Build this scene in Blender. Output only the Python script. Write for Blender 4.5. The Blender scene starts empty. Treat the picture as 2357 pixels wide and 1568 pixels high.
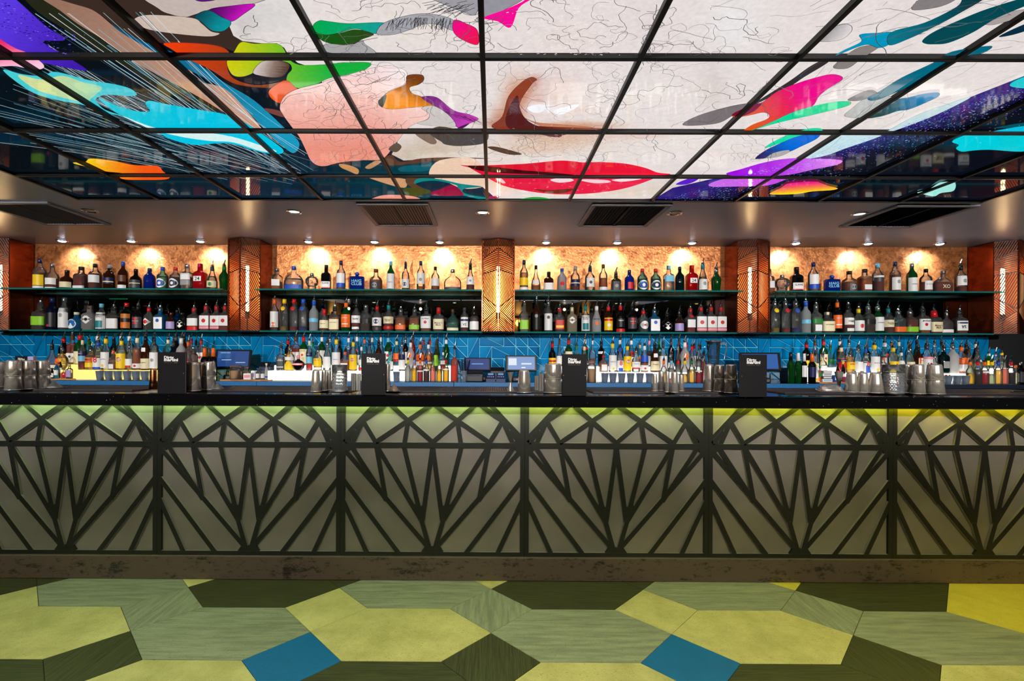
import bpy, bmesh, math, random
import numpy as np
from mathutils import Vector, Matrix, Euler
from mathutils.geometry import tessellate_polygon

random.seed(7)
SC = bpy.context.scene
COL = SC.collection

# ------------------------------------------------------------------ camera
F, CX, CY = 1095.0, 1129.4, 820.0          # focal length and axis in pixels of the 2357x1568 frame
ROLL, YAW, EYE = 0.0042, 0.0033, 1.30
cam_d = bpy.data.cameras.new('camera'); cam = bpy.data.objects.new('camera', cam_d); COL.objects.link(cam)
cam_d.sensor_width = 36.0; cam_d.lens = F * 36.0 / 2357.0
cam_d.shift_x = (1178.5 - CX) / 2357.0; cam_d.shift_y = (CY - 784.0) / 2357.0
cam_d.clip_start = 0.05; cam_d.clip_end = 60
cam.matrix_world = Matrix.Translation((0, 0, EYE)) @ Matrix.Rotation(YAW, 4, 'Z') @ Matrix.Rotation(math.pi / 2, 4, 'X') @ Matrix.Rotation(ROLL, 4, 'Z')
SC.camera = cam

# ------------------------------------------------------------------ world and view
W = bpy.data.worlds.new('world'); SC.world = W; W.use_nodes = True
W.node_tree.nodes['Background'].inputs[0].default_value = (0.55, 0.6, 0.7, 1)
W.node_tree.nodes['Background'].inputs[1].default_value = 0.03
SC.view_settings.view_transform = 'Standard'; SC.view_settings.look = 'None'
SC.view_settings.exposure = 0.0; SC.view_settings.gamma = 1.0; SC.view_settings.use_curve_mapping = False
try:
    SC.cycles.max_bounces = 5; SC.cycles.diffuse_bounces = 2; SC.cycles.glossy_bounces = 3
    SC.cycles.transmission_bounces = 4; SC.cycles.transparent_max_bounces = 12
    SC.cycles.use_adaptive_sampling = True; SC.cycles.adaptive_threshold = 0.05
    SC.cycles.caustics_reflective = False; SC.cycles.caustics_refractive = False
    SC.cycles.sample_clamp_indirect = 4.0
    SC.cycles.use_denoising = True; SC.cycles.use_light_tree = False
except Exception:
    pass
CEIL_PRINT = 1.0        # brightness of the backlit ceiling print
SPOT_W = 42.0           # wall spots
LED_W = 36.0           # strip under the bar top
TUBE_W = 45.0           # tubes in the copper columns
BOX_W = 2.3             # bottle display light boxes
FLOOR_FILL_W = 230.0         # added tinted fill lamps over the floor
BAR_FILL_W = 480.0         # added fill spots aimed at the back bar

# ------------------------------------------------------------------ helpers
def ray(px, py):
    u, v = px - CX, py - CY
    u0 = u * math.cos(ROLL) + v * math.sin(ROLL); v0 = -u * math.sin(ROLL) + v * math.cos(ROLL)
    x, y, z = u0 / F, 1.0, -v0 / F
    return Vector((x * math.cos(YAW) - y * math.sin(YAW), x * math.sin(YAW) + y * math.cos(YAW), z))
def on_y(px, py, Y):
    d = ray(px, py); t = Y / d.y
    return Vector((d.x * t, Y, EYE + d.z * t))
def on_z(px, py, Z):
    d = ray(px, py); t = (Z - EYE) / d.z
    return Vector((d.x * t, d.y * t, Z))
def X_at(px, Y, py=780): return on_y(px, py, Y).x
def to_px(X, Y, Z):
    x = X * math.cos(YAW) + Y * math.sin(YAW); y = -X * math.sin(YAW) + Y * math.cos(YAW)
    u0, v0 = F * x / y, -F * (Z - EYE) / y
    return (CX + u0 * math.cos(ROLL) - v0 * math.sin(ROLL), CY + u0 * math.sin(ROLL) + v0 * math.cos(ROLL))
def lin(c):
    f = lambda v: (v / 255 / 12.92) if v / 255 <= .04045 else ((v / 255 + .055) / 1.055) ** 2.4
    return tuple(f(v) for v in c[:3])
def rgba(c): return (*lin(c), 1.0)

def mobj(name, verts, faces, mat=None, parent=None, smooth=False):
    me = bpy.data.meshes.new(name); me.from_pydata([tuple(v) for v in verts], [], faces)
    if mat: me.materials.append(mat)
    if smooth: me.polygons.foreach_set('use_smooth', [True] * len(me.polygons))
    me.update()
    return link(name, me, parent)
def link(name, me, parent=None, loc=None, rot=None, scale=None):
    o = bpy.data.objects.new(name, me); COL.objects.link(o)
    if parent: o.parent = parent
    if loc is not None: o.location = loc
    if rot is not None: o.rotation_euler = rot
    if scale is not None: o.scale = scale
    return o
def tag(o, label, cat, group=None, kind=None):
    o['label'] = label; o['category'] = cat
    if group: o['group'] = group
    if kind: o['kind'] = kind
    return o
def thing(name, loc, label, cat, group=None, kind=None, rz=0):
    o = link(name, None, None, loc, (0, 0, rz)); o.empty_display_size = .05
    return tag(o, label, cat, group, kind)

class MB:
    """collects simple solids and links them as one mesh"""
    def __init__(s): s.v, s.f = [], []
    def add(s, v, f):
        n = len(s.v); s.v += [tuple(p) for p in v]; s.f += [tuple(i + n for i in q) for q in f]; return s
    def box(s, x0, x1, y0, y1, z0, z1):
        return s.add([(x0,y0,z0),(x1,y0,z0),(x1,y1,z0),(x0,y1,z0),(x0,y0,z1),(x1,y0,z1),(x1,y1,z1),(x0,y1,z1)],
                     [(0,3,2,1),(4,5,6,7),(0,1,5,4),(1,2,6,5),(2,3,7,6),(3,0,4,7)])
    def bbox(s, x0, x1, y0, y1, z0, z1, b):
        """box with chamfered edges"""
        xs, ys, zs = (x0, x1), (y0, y1), (z0, z1); v = []; idx = {}
        for i in (0,1):
            for j in (0,1):
                for k in (0,1):
                    sx, sy, sz = (b if i == 0 else -b), (b if j == 0 else -b), (b if k == 0 else -b)
                    idx[i,j,k,'x'] = len(v); v.append((xs[i], ys[j]+sy, zs[k]+sz))
                    idx[i,j,k,'y'] = len(v); v.append((xs[i]+sx, ys[j], zs[k]+sz))
                    idx[i,j,k,'z'] = len(v); v.append((xs[i]+sx, ys[j]+sy, zs[k]))
        f = []
        for i in (0,1):
            q = [idx[i,0,0,'x'], idx[i,1,0,'x'], idx[i,1,1,'x'], idx[i,0,1,'x']]; f.append(q if i else q[::-1])
            q = [idx[0,i,0,'y'], idx[1,i,0,'y'], idx[1,i,1,'y'], idx[0,i,1,'y']]; f.append(q[::-1] if i else q)
            q = [idx[0,0,i,'z'], idx[1,0,i,'z'], idx[1,1,i,'z'], idx[0,1,i,'z']]; f.append(q if i else q[::-1])
        for a in (0,1):
            for c in (0,1):
                f.append([idx[0,a,c,'y'], idx[1,a,c,'y'], idx[1,a,c,'z'], idx[0,a,c,'z']])
                f.append([idx[a,0,c,'x'], idx[a,1,c,'x'], idx[a,1,c,'z'], idx[a,0,c,'z']])
                f.append([idx[a,c,0,'x'], idx[a,c,1,'x'], idx[a,c,1,'y'], idx[a,c,0,'y']])
        for i in (0,1):
            for j in (0,1):
                for k in (0,1): f.append([idx[i,j,k,'x'], idx[i,j,k,'y'], idx[i,j,k,'z']])
        return s.add(v, f)
    def lathe(s, prof, n=16, c=(0,0,0), cap=True, p=2.0, dep=1.0, a0=0.0):
        """rings (z, r) about z; p>2 squares the section, dep flattens it in y"""
        v = []; f = []
        for z, r in prof:
            for i in range(n):
                a = a0 + 2 * math.pi * i / n; x, y = sect(a, p)
                v.append((c[0] + r * x, c[1] + r * y * dep, c[2] + z))
        m = len(prof)
        for j in range(m - 1):
            for i in range(n):
                f.append((j*n+i, j*n+(i+1)%n, (j+1)*n+(i+1)%n, (j+1)*n+i))
        if cap: f.append(tuple(range(n-1, -1, -1))); f.append(tuple((m-1)*n+i for i in range(n)))
        return s.add(v, f)
    def tube(s, pts, r, n=8, cap=True):
        pts = [Vector(p) for p in pts]; v = []; f = []
        rs = r if isinstance(r, (list, tuple)) else [r] * len(pts)
        for k, p in enumerate(pts):
            d = (pts[min(k+1, len(pts)-1)] - pts[max(k-1, 0)]).normalized()
            up = Vector((0,0,1)) if abs(d.z) < .95 else Vector((1,0,0))
            a = d.cross(up).normalized(); b = a.cross(d)
            for i in range(n):
                t = 2 * math.pi * i / n; v.append(p + a * (rs[k] * math.cos(t)) + b * (rs[k] * math.sin(t)))
        for k in range(len(pts) - 1):
            for i in range(n): f.append((k*n+i, k*n+(i+1)%n, (k+1)*n+(i+1)%n, (k+1)*n+i))
        if cap: f.append(tuple(range(n-1,-1,-1))); f.append(tuple((len(pts)-1)*n+i for i in range(n)))
        return s.add(v, f)
    def strip(s, a, b, w, y0, y1):
        """bar of width w between (x,z) points a and b, from depth y0 to y1"""
        a = Vector(a); b = Vector(b); d = (b - a).normalized(); n = Vector((-d.y, d.x)) * (w / 2)
        q = [a + n, b + n, b - n, a - n]
        return s.add([(p.x, y0, p.y) for p in q] + [(p.x, y1, p.y) for p in q],
                     [(0,1,2,3),(0,4,5,1),(1,5,6,2),(2,6,7,3),(3,7,4,0)])
    def prism(s, poly, y0, y1):
        n = len(poly)
        return s.add([(p[0], y0, p[1]) for p in poly] + [(p[0], y1, p[1]) for p in poly],
                     [tuple(range(n)), tuple(range(2*n-1, n-1, -1))] + [(i, n+i, n+(i+1)%n, (i+1)%n) for i in range(n)])
    def build(s, name, mat, parent=None, smooth=False):
        return mobj(name, s.v, s.f, mat, parent, smooth)

def sect(a, p):
    c, q = math.cos(a), math.sin(a)
    if p <= 2.01: return c, q
    k = (abs(c) ** p + abs(q) ** p) ** (-1.0 / p)
    return c * k, q * k

# ------------------------------------------------------------------ materials
MATS = {}
def nmat(name):
    m = bpy.data.materials.new(name); m.use_nodes = True
    nt = m.node_tree; return m, nt, nt.nodes['Principled BSDF'], nt.nodes['Material Output']
def pbr(key, col, rough=.5, metal=0.0, spec=.5, noise=None, bump=0.0, scale=30.0, coat=0.0, stretch=None, col2=None, emit=None, estr=0.0):
    """principled material; col in sRGB 0-255; noise mixes towards col2 by a noise texture"""
    if key in MATS: return MATS[key]
    m, nt, b, out = nmat(key); N, L = nt.nodes, nt.links
    b.inputs['Base Color'].default_value = rgba(col); b.inputs['Roughness'].default_value = rough
    b.inputs['Metallic'].default_value = metal; b.inputs['Specular IOR Level'].default_value = spec
    b.inputs['Coat Weight'].default_value = coat; b.inputs['Coat Roughness'].default_value = .05
    if emit: b.inputs['Emission Color'].default_value = rgba(emit); b.inputs['Emission Strength'].default_value = estr
    if noise is not None or bump:
        tc = N.new('ShaderNodeTexCoord'); mp = N.new('ShaderNodeMapping'); nz = N.new('ShaderNodeTexNoise')
        nz.inputs['Scale'].default_value = scale; nz.inputs['Detail'].default_value = 6; nz.inputs['Roughness'].default_value = .65
        L.new(tc.outputs['Object'], mp.inputs['Vector']); L.new(mp.outputs['Vector'], nz.inputs['Vector'])
        if stretch: mp.inputs['Scale'].default_value = stretch
        if noise is not None:
            rp = N.new('ShaderNodeValToRGB'); L.new(nz.outputs['Fac'], rp.inputs['Fac'])
            rp.color_ramp.elements[0].position = .5 - noise; rp.color_ramp.elements[1].position = .5 + noise
            rp.color_ramp.elements[0].color = rgba(col2 or [c * .7 for c in col]); rp.color_ramp.elements[1].color = rgba(col)
            L.new(rp.outputs['Color'], b.inputs['Base Color'])
        if bump:
            bp = N.new('ShaderNodeBump'); bp.inputs['Strength'].default_value = bump; bp.inputs['Distance'].default_value = .004
            L.new(nz.outputs['Fac'], bp.inputs['Height']); L.new(bp.outputs['Normal'], b.inputs['Normal'])
    MATS[key] = m; return m
def emis(key, col, strength, sample=True):
    if key in MATS: return MATS[key]
    m, nt, b, out = nmat(key)
    b.inputs['Base Color'].default_value = (.02,.02,.02,1); b.inputs['Roughness'].default_value = .4
    b.inputs['Emission Color'].default_value = rgba(col); b.inputs['Emission Strength'].default_value = strength
    if not sample or key.startswith(('lens','screen','win','reader','exit')): m.cycles.emission_sampling = 'NONE'
    MATS[key] = m; return m
def glass(key, tint, body=0.0, rough=.04, bodycol=None, edge=.35):
    """thin-walled glass / clear liquid: tinted see-through, darker where the path through the wall is long, sharp sheen,
       plus a share of light scattered in the body"""
    if key in MATS: return MATS[key]
    m, nt, b, out = nmat(key); N, L = nt.nodes, nt.links; N.remove(b)
    tr = N.new('ShaderNodeBsdfTransparent'); gl = N.new('ShaderNodeBsdfGlossy'); lw = N.new('ShaderNodeLayerWeight')
    lw.inputs['Blend'].default_value = .35
    mixc = N.new('ShaderNodeMix'); mixc.data_type = 'RGBA'
    t = lin(tint); mixc.inputs[6].default_value = (*t, 1); mixc.inputs[7].default_value = (*[c * edge for c in t], 1)
    L.new(lw.outputs['Facing'], mixc.inputs[0]); L.new(mixc.outputs[2], tr.inputs['Color'])
    gl.inputs['Roughness'].default_value = rough; gl.inputs['Color'].default_value = (.95,.95,.95,1)
    fr = N.new('ShaderNodeFresnel'); fr.inputs['IOR'].default_value = 1.5
    last = tr.outputs[0]
    if body > 0:
        df = N.new('ShaderNodeBsdfDiffuse'); tl = N.new('ShaderNodeBsdfTranslucent'); a = N.new('ShaderNodeMixShader'); a.inputs[0].default_value = .65
        c = rgba(bodycol or tint); df.inputs['Color'].default_value = c; tl.inputs['Color'].default_value = c
        L.new(df.outputs[0], a.inputs[1]); L.new(tl.outputs[0], a.inputs[2])
        mb = N.new('ShaderNodeMixShader'); mb.inputs[0].default_value = body; L.new(last, mb.inputs[1]); L.new(a.outputs[0], mb.inputs[2]); last = mb.outputs[0]
    mx = N.new('ShaderNodeMixShader'); L.new(fr.outputs[0], mx.inputs[0]); L.new(last, mx.inputs[1]); L.new(gl.outputs[0], mx.inputs[2])
    L.new(mx.outputs[0], out.inputs['Surface']); MATS[key] = m; return m

PAL = dict(w=(235,235,235), k=(18,18,20), r=(205,22,28), o=(240,105,25), y=(245,205,25), g=(25,120,50), b=(30,80,190), n=(22,32,80),
           t=(15,130,140), c=(232,220,180), p=(240,150,165), m=(200,20,90), u=(95,55,30), a=(190,110,30), l=(140,205,40), s=(190,190,195),
           d=(60,60,66), e=(190,110,70), v=(165,150,205), z=(110,190,225), x=(150,150,150))
PALN = dict(w='white', k='black', r='red', o='orange', y='yellow', g='green', b='blue', n='navy', t='teal', c='cream', p='pink', m='magenta',
            u='brown', a='amber', l='lime', s='silver', d='charcoal', e='copper', v='lilac', z='sky-blue', x='grey')
def paper(k): return pbr('paper_' + k, PAL[k], .45, spec=.4)
def plastic(k): return pbr('plastic_' + k, PAL[k], .3, metal=1.0 if k in 'se' else 0.0)
# ------------------------------------------------------------------ main dimensions (metres)
ZC = 2.43                     # ceiling
YB = 4.87                     # back wall
YS = 4.51                     # front of the glass shelves
ZS1, ZS2 = 1.931, 1.539       # tops of the two shelves
ZB = 1.065                    # back counter top
YBF = 4.25                    # back counter front edge
ZT, YT0, YT1 = 1.086, 2.60, 3.22   # front bar top, its front and back edge
YF = 2.738                    # face of the lattice panels
XL, XR = -6.2, 6.4

# ------------------------------------------------------------------ floor of hexagonal and square tiles
def tile_mat(key, col, col2, stretch, scale, rough=.42, fleck=True, spread=.22):
    m, nt, b, out = nmat(key); N, L = nt.nodes, nt.links
    tc = N.new('ShaderNodeTexCoord'); oi = N.new('ShaderNodeObjectInfo'); va = N.new('ShaderNodeVectorMath'); va.operation = 'ADD'
    sc = N.new('ShaderNodeVectorMath'); sc.operation = 'SCALE'; sc.inputs[0].default_value = (37, 91, 13)
    L.new(oi.outputs['Random'], sc.inputs['Scale']); L.new(tc.outputs['Object'], va.inputs[0]); L.new(sc.outputs[0], va.inputs[1])
    mp = N.new('ShaderNodeMapping'); mp.inputs['Scale'].default_value = stretch; L.new(va.outputs[0], mp.inputs['Vector'])
    nz = N.new('ShaderNodeTexNoise'); nz.inputs['Scale'].default_value = scale; nz.inputs['Detail'].default_value = 7; nz.inputs['Roughness'].default_value = .7
    L.new(mp.outputs[0], nz.inputs['Vector'])
    rp = N.new('ShaderNodeValToRGB'); rp.color_ramp.elements[0].position = .5 - spread; rp.color_ramp.elements[1].position = .5 + spread
    rp.color_ramp.elements[0].color = rgba(col2); rp.color_ramp.elements[1].color = rgba(col); L.new(nz.outputs['Fac'], rp.inputs['Fac'])
    last = rp.outputs['Color']
    if fleck:
        vo = N.new('ShaderNodeTexNoise'); vo.inputs['Scale'].default_value = 330; vo.inputs['Detail'].default_value = 2
        mp2 = N.new('ShaderNodeMapping'); mp2.inputs['Scale'].default_value = (.45, 1, 1); L.new(va.outputs[0], mp2.inputs['Vector']); L.new(mp2.outputs[0], vo.inputs['Vector'])
        r2 = N.new('ShaderNodeValToRGB'); r2.color_ramp.elements[0].position = .27; r2.color_ramp.elements[1].position = .37
        r2.color_ramp.elements[0].color = (.28,.3,.25,1); r2.color_ramp.elements[1].color = (1,1,1,1); L.new(vo.outputs['Fac'], r2.inputs['Fac'])
        mx = N.new('ShaderNodeMix'); mx.data_type = 'RGBA'; mx.blend_type = 'MULTIPLY'; mx.inputs[0].default_value = 1
        L.new(last, mx.inputs[6]); L.new(r2.outputs['Color'], mx.inputs[7]); last = mx.outputs[2]
    L.new(last, b.inputs['Base Color']); b.inputs['Roughness'].default_value = rough
    MATS[key] = m; return m
TM = dict(P=tile_mat('tile_pale', (220,210,146), (184,176,114), (1,1,1), 6, spread=.17),
          G=tile_mat('tile_grey', (166,170,148), (124,130,112), (.7,7,1), 6, spread=.15),
          D=tile_mat('tile_dark', (84,86,54), (30,32,20), (1.2,45,1), 5, fleck=False, spread=.16),
          B=tile_mat('tile_blue', (0,116,186), (0,106,172), (1,1,1), 8),
          Y=tile_mat('tile_yellow', (230,214,90), (208,192,70), (1,1,1), 8))
floor = thing('floor', (0, 0, 0), 'patterned floor of large hexagon and square tiles in yellow, grey, dark and blue', 'floor', kind='structure')
fb = MB(); fb.box(XL, XR, -3.5, 6, -.05, -.003); fb.build('screed', pbr('grout_dark', (26,26,20), .8), floor)
A_ = .30 / math.sqrt(2)
def tile_mesh(name, poly):
    n = len(poly); c = 0.0016; v = []
    for k, z in ((1.0, -.003), (1.0, -.0004), (.994, 0.0)):
        cx = sum(p[0] for p in poly) / n; cy = sum(p[1] for p in poly) / n
        for p in poly: v.append((p[0] * k, p[1] * k, z))
    f = [tuple(2*n + i for i in range(n))] + [(a*n+i, a*n+(i+1)%n, (a+1)*n+(i+1)%n, (a+1)*n+i) for a in (0,1) for i in range(n)]
    me = bpy.data.meshes.new(name); me.from_pydata(v, [], f); return me
g_ = .0012
HEXP = [(2*A_-g_*1.4,0),(A_-g_*.5,A_-g_),(-A_+g_*.5,A_-g_),(-2*A_+g_*1.4,0),(-A_+g_*.5,-A_+g_),(A_-g_*.5,-A_+g_)]
SQP = [(A_-g_*1.4,0),(0,A_-g_*1.4),(-A_+g_*1.4,0),(0,-A_+g_*1.4)]
tmesh = {}
def tmesh_get(kind, m):
    if (kind, m) not in tmesh:
        me = tile_mesh('tile', HEXP if kind == 'h' else SQP); me.materials.append(TM[m]); tmesh[kind, m] = me
    return tmesh[kind, m]
HX, HY = -.4251, 2.234
rowh = {1: {-4:'P',-3:'D',-2:'G',-1:'D',0:'G',1:'D',2:'G',3:'D',4:'Y',5:'G'}, 0: {}, -1: {}, -2: {}, -3: {}}
for i in range(-6, 8):
    rowh[0][i] = 'P' if i % 2 == 0 else 'G'; rowh[-1][i] = 'D' if i % 2 == 0 else 'P'
    rowh[-2][i] = 'G' if i % 2 == 0 else 'D'; rowh[-3][i] = 'P' if i % 2 else 'G'
for j in rowh:
    for i in range(-6, 8):
        m = rowh[j].get(i, 'G'); link('tile', tmesh_get('h', m), floor, (HX + i*4*A_, HY + j*2*A_, 0))
rows_ = {1: {-3:'P',-2:'G',-1:'P',0:'G',1:'P',2:'G',3:'Y',4:'P'}, 0: {-3:'B',-2:'D',-1:'B',0:'D',1:'B',2:'D',3:'P'},
         2: {-2:'P',0:'P',2:'Y'}, -1: {-3:'P',-2:'G',-1:'P',0:'G',1:'D'}, -2: {}, -3: {}}
for j in rows_:
    for i in range(-6, 7):
        m = rows_[j].get(i, 'D' if j != -2 else 'B')
        ang = 0 if m != 'D' and m != 'G' else (math.pi/2 if i % 2 == 0 else 0)
        o = link('tile', tmesh_get('s', m), floor, (HX + (i+.5)*4*A_, HY + (j-.5)*2*A_, 0))
        if m in 'DG': o.rotation_euler = (0, 0, [math.pi/2, 0][i % 2] )

# ------------------------------------------------------------------ room shell
wr = thing('wall_right', (XR, 0, 0), 'plain dark wall closing the room beyond the last copper column', 'wall', kind='structure')
MB().box(0, .1, -3.5, 5.2, 0, 2.6).build('plaster', pbr('plaster_dark', (46,44,48), .75, noise=.3, scale=4), wr)
wl = thing('wall_left', (XL, 0, 0), 'plain dark wall closing the room before the first copper column', 'wall', kind='structure')
MB().box(-.1, 0, -3.5, 5.2, 0, 2.6).build('plaster', pbr('plaster_dark', (46,44,48)), wl)
wf = thing('wall_front', (0, -3.5, 0), 'dark wall of the room opposite the bar', 'wall', kind='structure')
MB().box(XL-.1, XR+.1, -.1, 0, 0, 2.6).build('plaster', pbr('plaster_front', (34,30,30), .7, noise=.3, scale=3), wf)

for i_ in range(9):
    MB().box(-4.5 + i_ + .02, -3.5 + i_ - .02, .001, .012, .9, 2.38).build('pane', pbr('warm_pane', (196,172,132), .4), wf)
gr = MB()
for k in range(46): gr.box(-4.5 + k*.2 - .006, -4.5 + k*.2 + .006, .012, .02, .9, 2.38)
for k in range(8): gr.box(-4.5, 4.5, .012, .02, .9 + k*.21 - .006, .9 + k*.21 + .006)
gr.build('grid_bars', pbr('grid_black', (16,15,15), .5), wf)
# back wall: copper leaf above, mirror between the shelves, blue tiles below
COLX = [-4.86, -2.415, .055, 2.527, 5.0]; CW = .155
wb = thing('wall_back', (0, YB, 0), 'back wall of copper leaf, mirrors and blue triangular tiles behind the bar', 'wall', kind='structure')
MB().box(XL-.1, XR+.1, .012, .14, 0, 2.6).build('plaster', pbr('plaster_back', (22,22,25), .6), wb)
def copper_leaf():
    m, nt, b, out = nmat('copper_leaf'); N, L = nt.nodes, nt.links
    tc = N.new('ShaderNodeTexCoord'); nz = N.new('ShaderNodeTexNoise'); nz.inputs['Scale'].default_value = 16; nz.inputs['Detail'].default_value = 9; nz.inputs['Roughness'].default_value = .72
    nz.inputs['Distortion'].default_value = .8; L.new(tc.outputs['Object'], nz.inputs['Vector'])
    rp = N.new('ShaderNodeValToRGB'); e = rp.color_ramp.elements
    e[0].position = .32; e[0].color = rgba((120,56,26)); e[1].position = .62; e[1].color = rgba((226,150,92))
    L.new(nz.outputs['Fac'], rp.inputs['Fac']); L.new(rp.outputs['Color'], b.inputs['Base Color'])
    b.inputs['Metallic'].default_value = .75; b.inputs['Roughness'].default_value = .34
    n2 = N.new('ShaderNodeTexNoise'); n2.inputs['Scale'].default_value = 45; n2.inputs['Detail'].default_value = 8; L.new(tc.outputs['Object'], n2.inputs['Vector'])
    bp = N.new('ShaderNodeBump'); bp.inputs['Strength'].default_value = .35; bp.inputs['Distance'].default_value = .01
    L.new(n2.outputs['Fac'], bp.inputs['Height']); L.new(bp.outputs['Normal'], b.inputs['Normal']); return m
M_LEAF = copper_leaf()
M_COPPER = pbr('copper_sheet', (176,84,46), .16, metal=.85, noise=.35, scale=5, col2=(128,52,28), bump=.05)
M_BRONZE = pbr('bronze_bar', (44,22,14), .4, metal=.4)
M_MIRROR = pbr('mirror_glass', (150,148,150), 0.0, metal=1.0)
for a, b_ in zip(COLX[:-1], COLX[1:]):
    MB().box(a + CW, b_ - CW, 0, .012, ZS1 - .012, ZC).build('copper_panel', M_LEAF, wb)
    MB().box(a + CW, b_ - CW, -.002, .012, ZS2 - .012, ZS1 - .014).build('mirror', M_MIRROR, wb)
# blue triangular tiles
TS = .1235; TX0 = X_at(984 - 27.4*2 - 164.5*6, YB); TZ0 = ZS2 - .016
M_GROUT = pbr('tile_grout', (100,208,232), .5)
def blue_tile():
    m, nt, b, out = nmat('blue_glaze'); N, L = nt.nodes, nt.links
    oi = N.new('ShaderNodeObjectInfo'); rp = N.new('ShaderNodeValToRGB'); e = rp.color_ramp.elements
    e[0].color = rgba((0,108,176)); e[1].color = rgba((8,150,216)); L.new(oi.outputs['Random'], rp.inputs['Fac'])
    tc = N.new('ShaderNodeTexCoord'); nz = N.new('ShaderNodeTexNoise'); nz.inputs['Scale'].default_value = 7; nz.inputs['Detail'].default_value = 4; L.new(tc.outputs['Object'], nz.inputs['Vector'])
    mx = N.new('ShaderNodeMix'); mx.data_type = 'RGBA'; mx.inputs[7].default_value = rgba((0,92,142)); L.new(nz.outputs['Fac'], mx.inputs[0]); L.new(rp.outputs['Color'], mx.inputs[6])
    L.new(mx.outputs[2], b.inputs['Base Color']); b.inputs['Roughness'].default_value = .1; b.inputs['Coat Weight'].default_value = .5
    bp = N.new('ShaderNodeBump'); bp.inputs['Strength'].default_value = .12; L.new(nz.outputs['Fac'], bp.inputs['Height']); L.new(bp.outputs['Normal'], b.inputs['Normal']); return m
M_BLUE = blue_tile()
XT0, XT1 = X_at(4, YB), X_at(2297, YB)
def inset(tri, d):
    c = Vector((0,0)); P = [Vector(p) for p in tri]; out = []
    for i in range(3):
        a, b, cc = P[i-1], P[i], P[(i+1) % 3]
        e1 = (b - a).normalized(); e2 = (cc - b).normalized()
        n1 = Vector((-e1.y, e1.x)); n2 = Vector((-e2.y, e2.x))
        k = n1 + n2; out.append(b + k * (d / max(.25, 1 + n1.dot(n2))))
    return out
tri_cache = {}
def tri_tile(tri, loc):
    key = tuple(tuple(round(c, 4) for c in p) for p in tri)
    if key not in tri_cache:
        P = [Vector(p) for p in tri]
        if (P[1]-P[0]).x*(P[2]-P[0]).y - (P[1]-P[0]).y*(P[2]-P[0]).x < 0: P = P[::-1]
        a = inset(P, .0030); b = inset(P, .0090)
        v = [(p.x, .004, p.y) for p in a] + [(p.x, -.001, p.y) for p in a] + [(p.x, -.009, p.y) for p in b]
        f = [(6,7,8)] + [(k*3+i, k*3+(i+1)%3, k*3+3+(i+1)%3, k*3+3+i) for k in (0,1) for i in range(3)]
        me = bpy.data.meshes.new('tile'); me.from_pydata(v, [], f); me.materials.append(M_BLUE); tri_cache[key] = me
    return tri_cache[key], loc
rest = MB(); ext = [9, -9]
def tile_cell(x, z, w, h, diag, single):
    w_, h_ = w * TS, h * TS
    if x < XT0 - TS*3.2 or x + w_ > XT1 + .06: return
    if single and diag == '\\': ext[0] = min(ext[0], x); ext[1] = max(ext[1], x + w_)
    if diag == '\\': tris = [[(0,0),(w_,0),(0,h_)], [(w_,0),(w_,h_),(0,h_)]]
    elif diag == '/': tris = [[(0,0),(w_,0),(w_,h_)], [(0,0),(w_,h_),(0,h_)]]
    for t in tris:
        me, _ = tri_tile(t, None)
        if single: link('tile', me, wb, (x, 0, z))
        else: rest.add([(v.co.x + x, v.co.y, max(v.co.z + z, ZB)) for v in me.vertices], [tuple(p.vertices) for p in me.polygons])
for k in range(0, 15):
    bx = TX0 + k * 6 * TS
    za, zb_, zc_ = TZ0 - TS, TZ0 - 2*TS, TZ0 - 3*TS
    tile_cell(bx, za, 2, 1, '\\', True)
    for q in (2,3,4): tile_cell(bx + q*TS, za, 1, 1, '\\', True)
    tile_cell(bx + 5*TS, zb_, 1, 2, '/', True)
    tile_cell(bx, zc_, 1, 2, '/', True); tile_cell(bx + TS, zb_, 2, 1, '\\', True)
    tile_cell(bx + 3*TS, zb_, 1, 1, '\\', True); tile_cell(bx + 4*TS, zb_, 1, 1, '\\', True)
    for q in (1,2,3): tile_cell(bx + q*TS, zc_, 1, 1, '\\', False)
    tile_cell(bx + 4*TS, zc_, 2, 1, '\\', False)
    for q in (0,1,2,3,4,5): tile_cell(bx + q*TS, zc_ - TS, 1, 1, '\\', False)
MB().box(ext[0], ext[1], .004, .012, ZB, TZ0).build('grout_bed', M_GROUT, wb)
ro = rest.build('lower_tiles', M_BLUE, wb); ro['kind'] = 'stuff'

# ------------------------------------------------------------------ ceiling
GX0, GP, GY = -.041 - 5*.592, .592, [0.606, 1.198, 1.790, 2.382, 2.974, 3.437]
GX1 = GX0 + 11*GP
ce = thing('ceiling', (0, 0, ZC), 'dark satin painted ceiling around the backlit picture', 'ceiling', kind='structure')
M_CEIL = pbr('ceiling_satin', (184,194,222), .30, noise=.4, scale=2.2, col2=(166,176,204), bump=.05)
cm = MB()
cm.box(XL-.1, XR+.1, GY[-1], 5.1, 0, .12); cm.box(XL-.1, GX0, -3.5, GY[-1], 0, .12); cm.box(GX1, XR+.1, -3.5, GY[-1], 0, .12)
cm.box(GX0, GX1, -3.5, 0.014, 0, .12)
cm.build('painted_board', M_CEIL, ce)
# slim dark frame where ceiling and picture meet
fr = MB()
for (x0, x1, y0, y1) in ((GX0-.012, GX1+.012, GY[-1]-.012, GY[-1]+.006), (GX0-.012, GX0+.008, .0, GY[-1]), (GX1-.008, GX1+.012, .0, GY[-1])): fr.box(x0, x1, y0, y1, -.012, .03)
fr.build('edge_frame', pbr('black_frame', (14,13,14), .35), ce)

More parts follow.
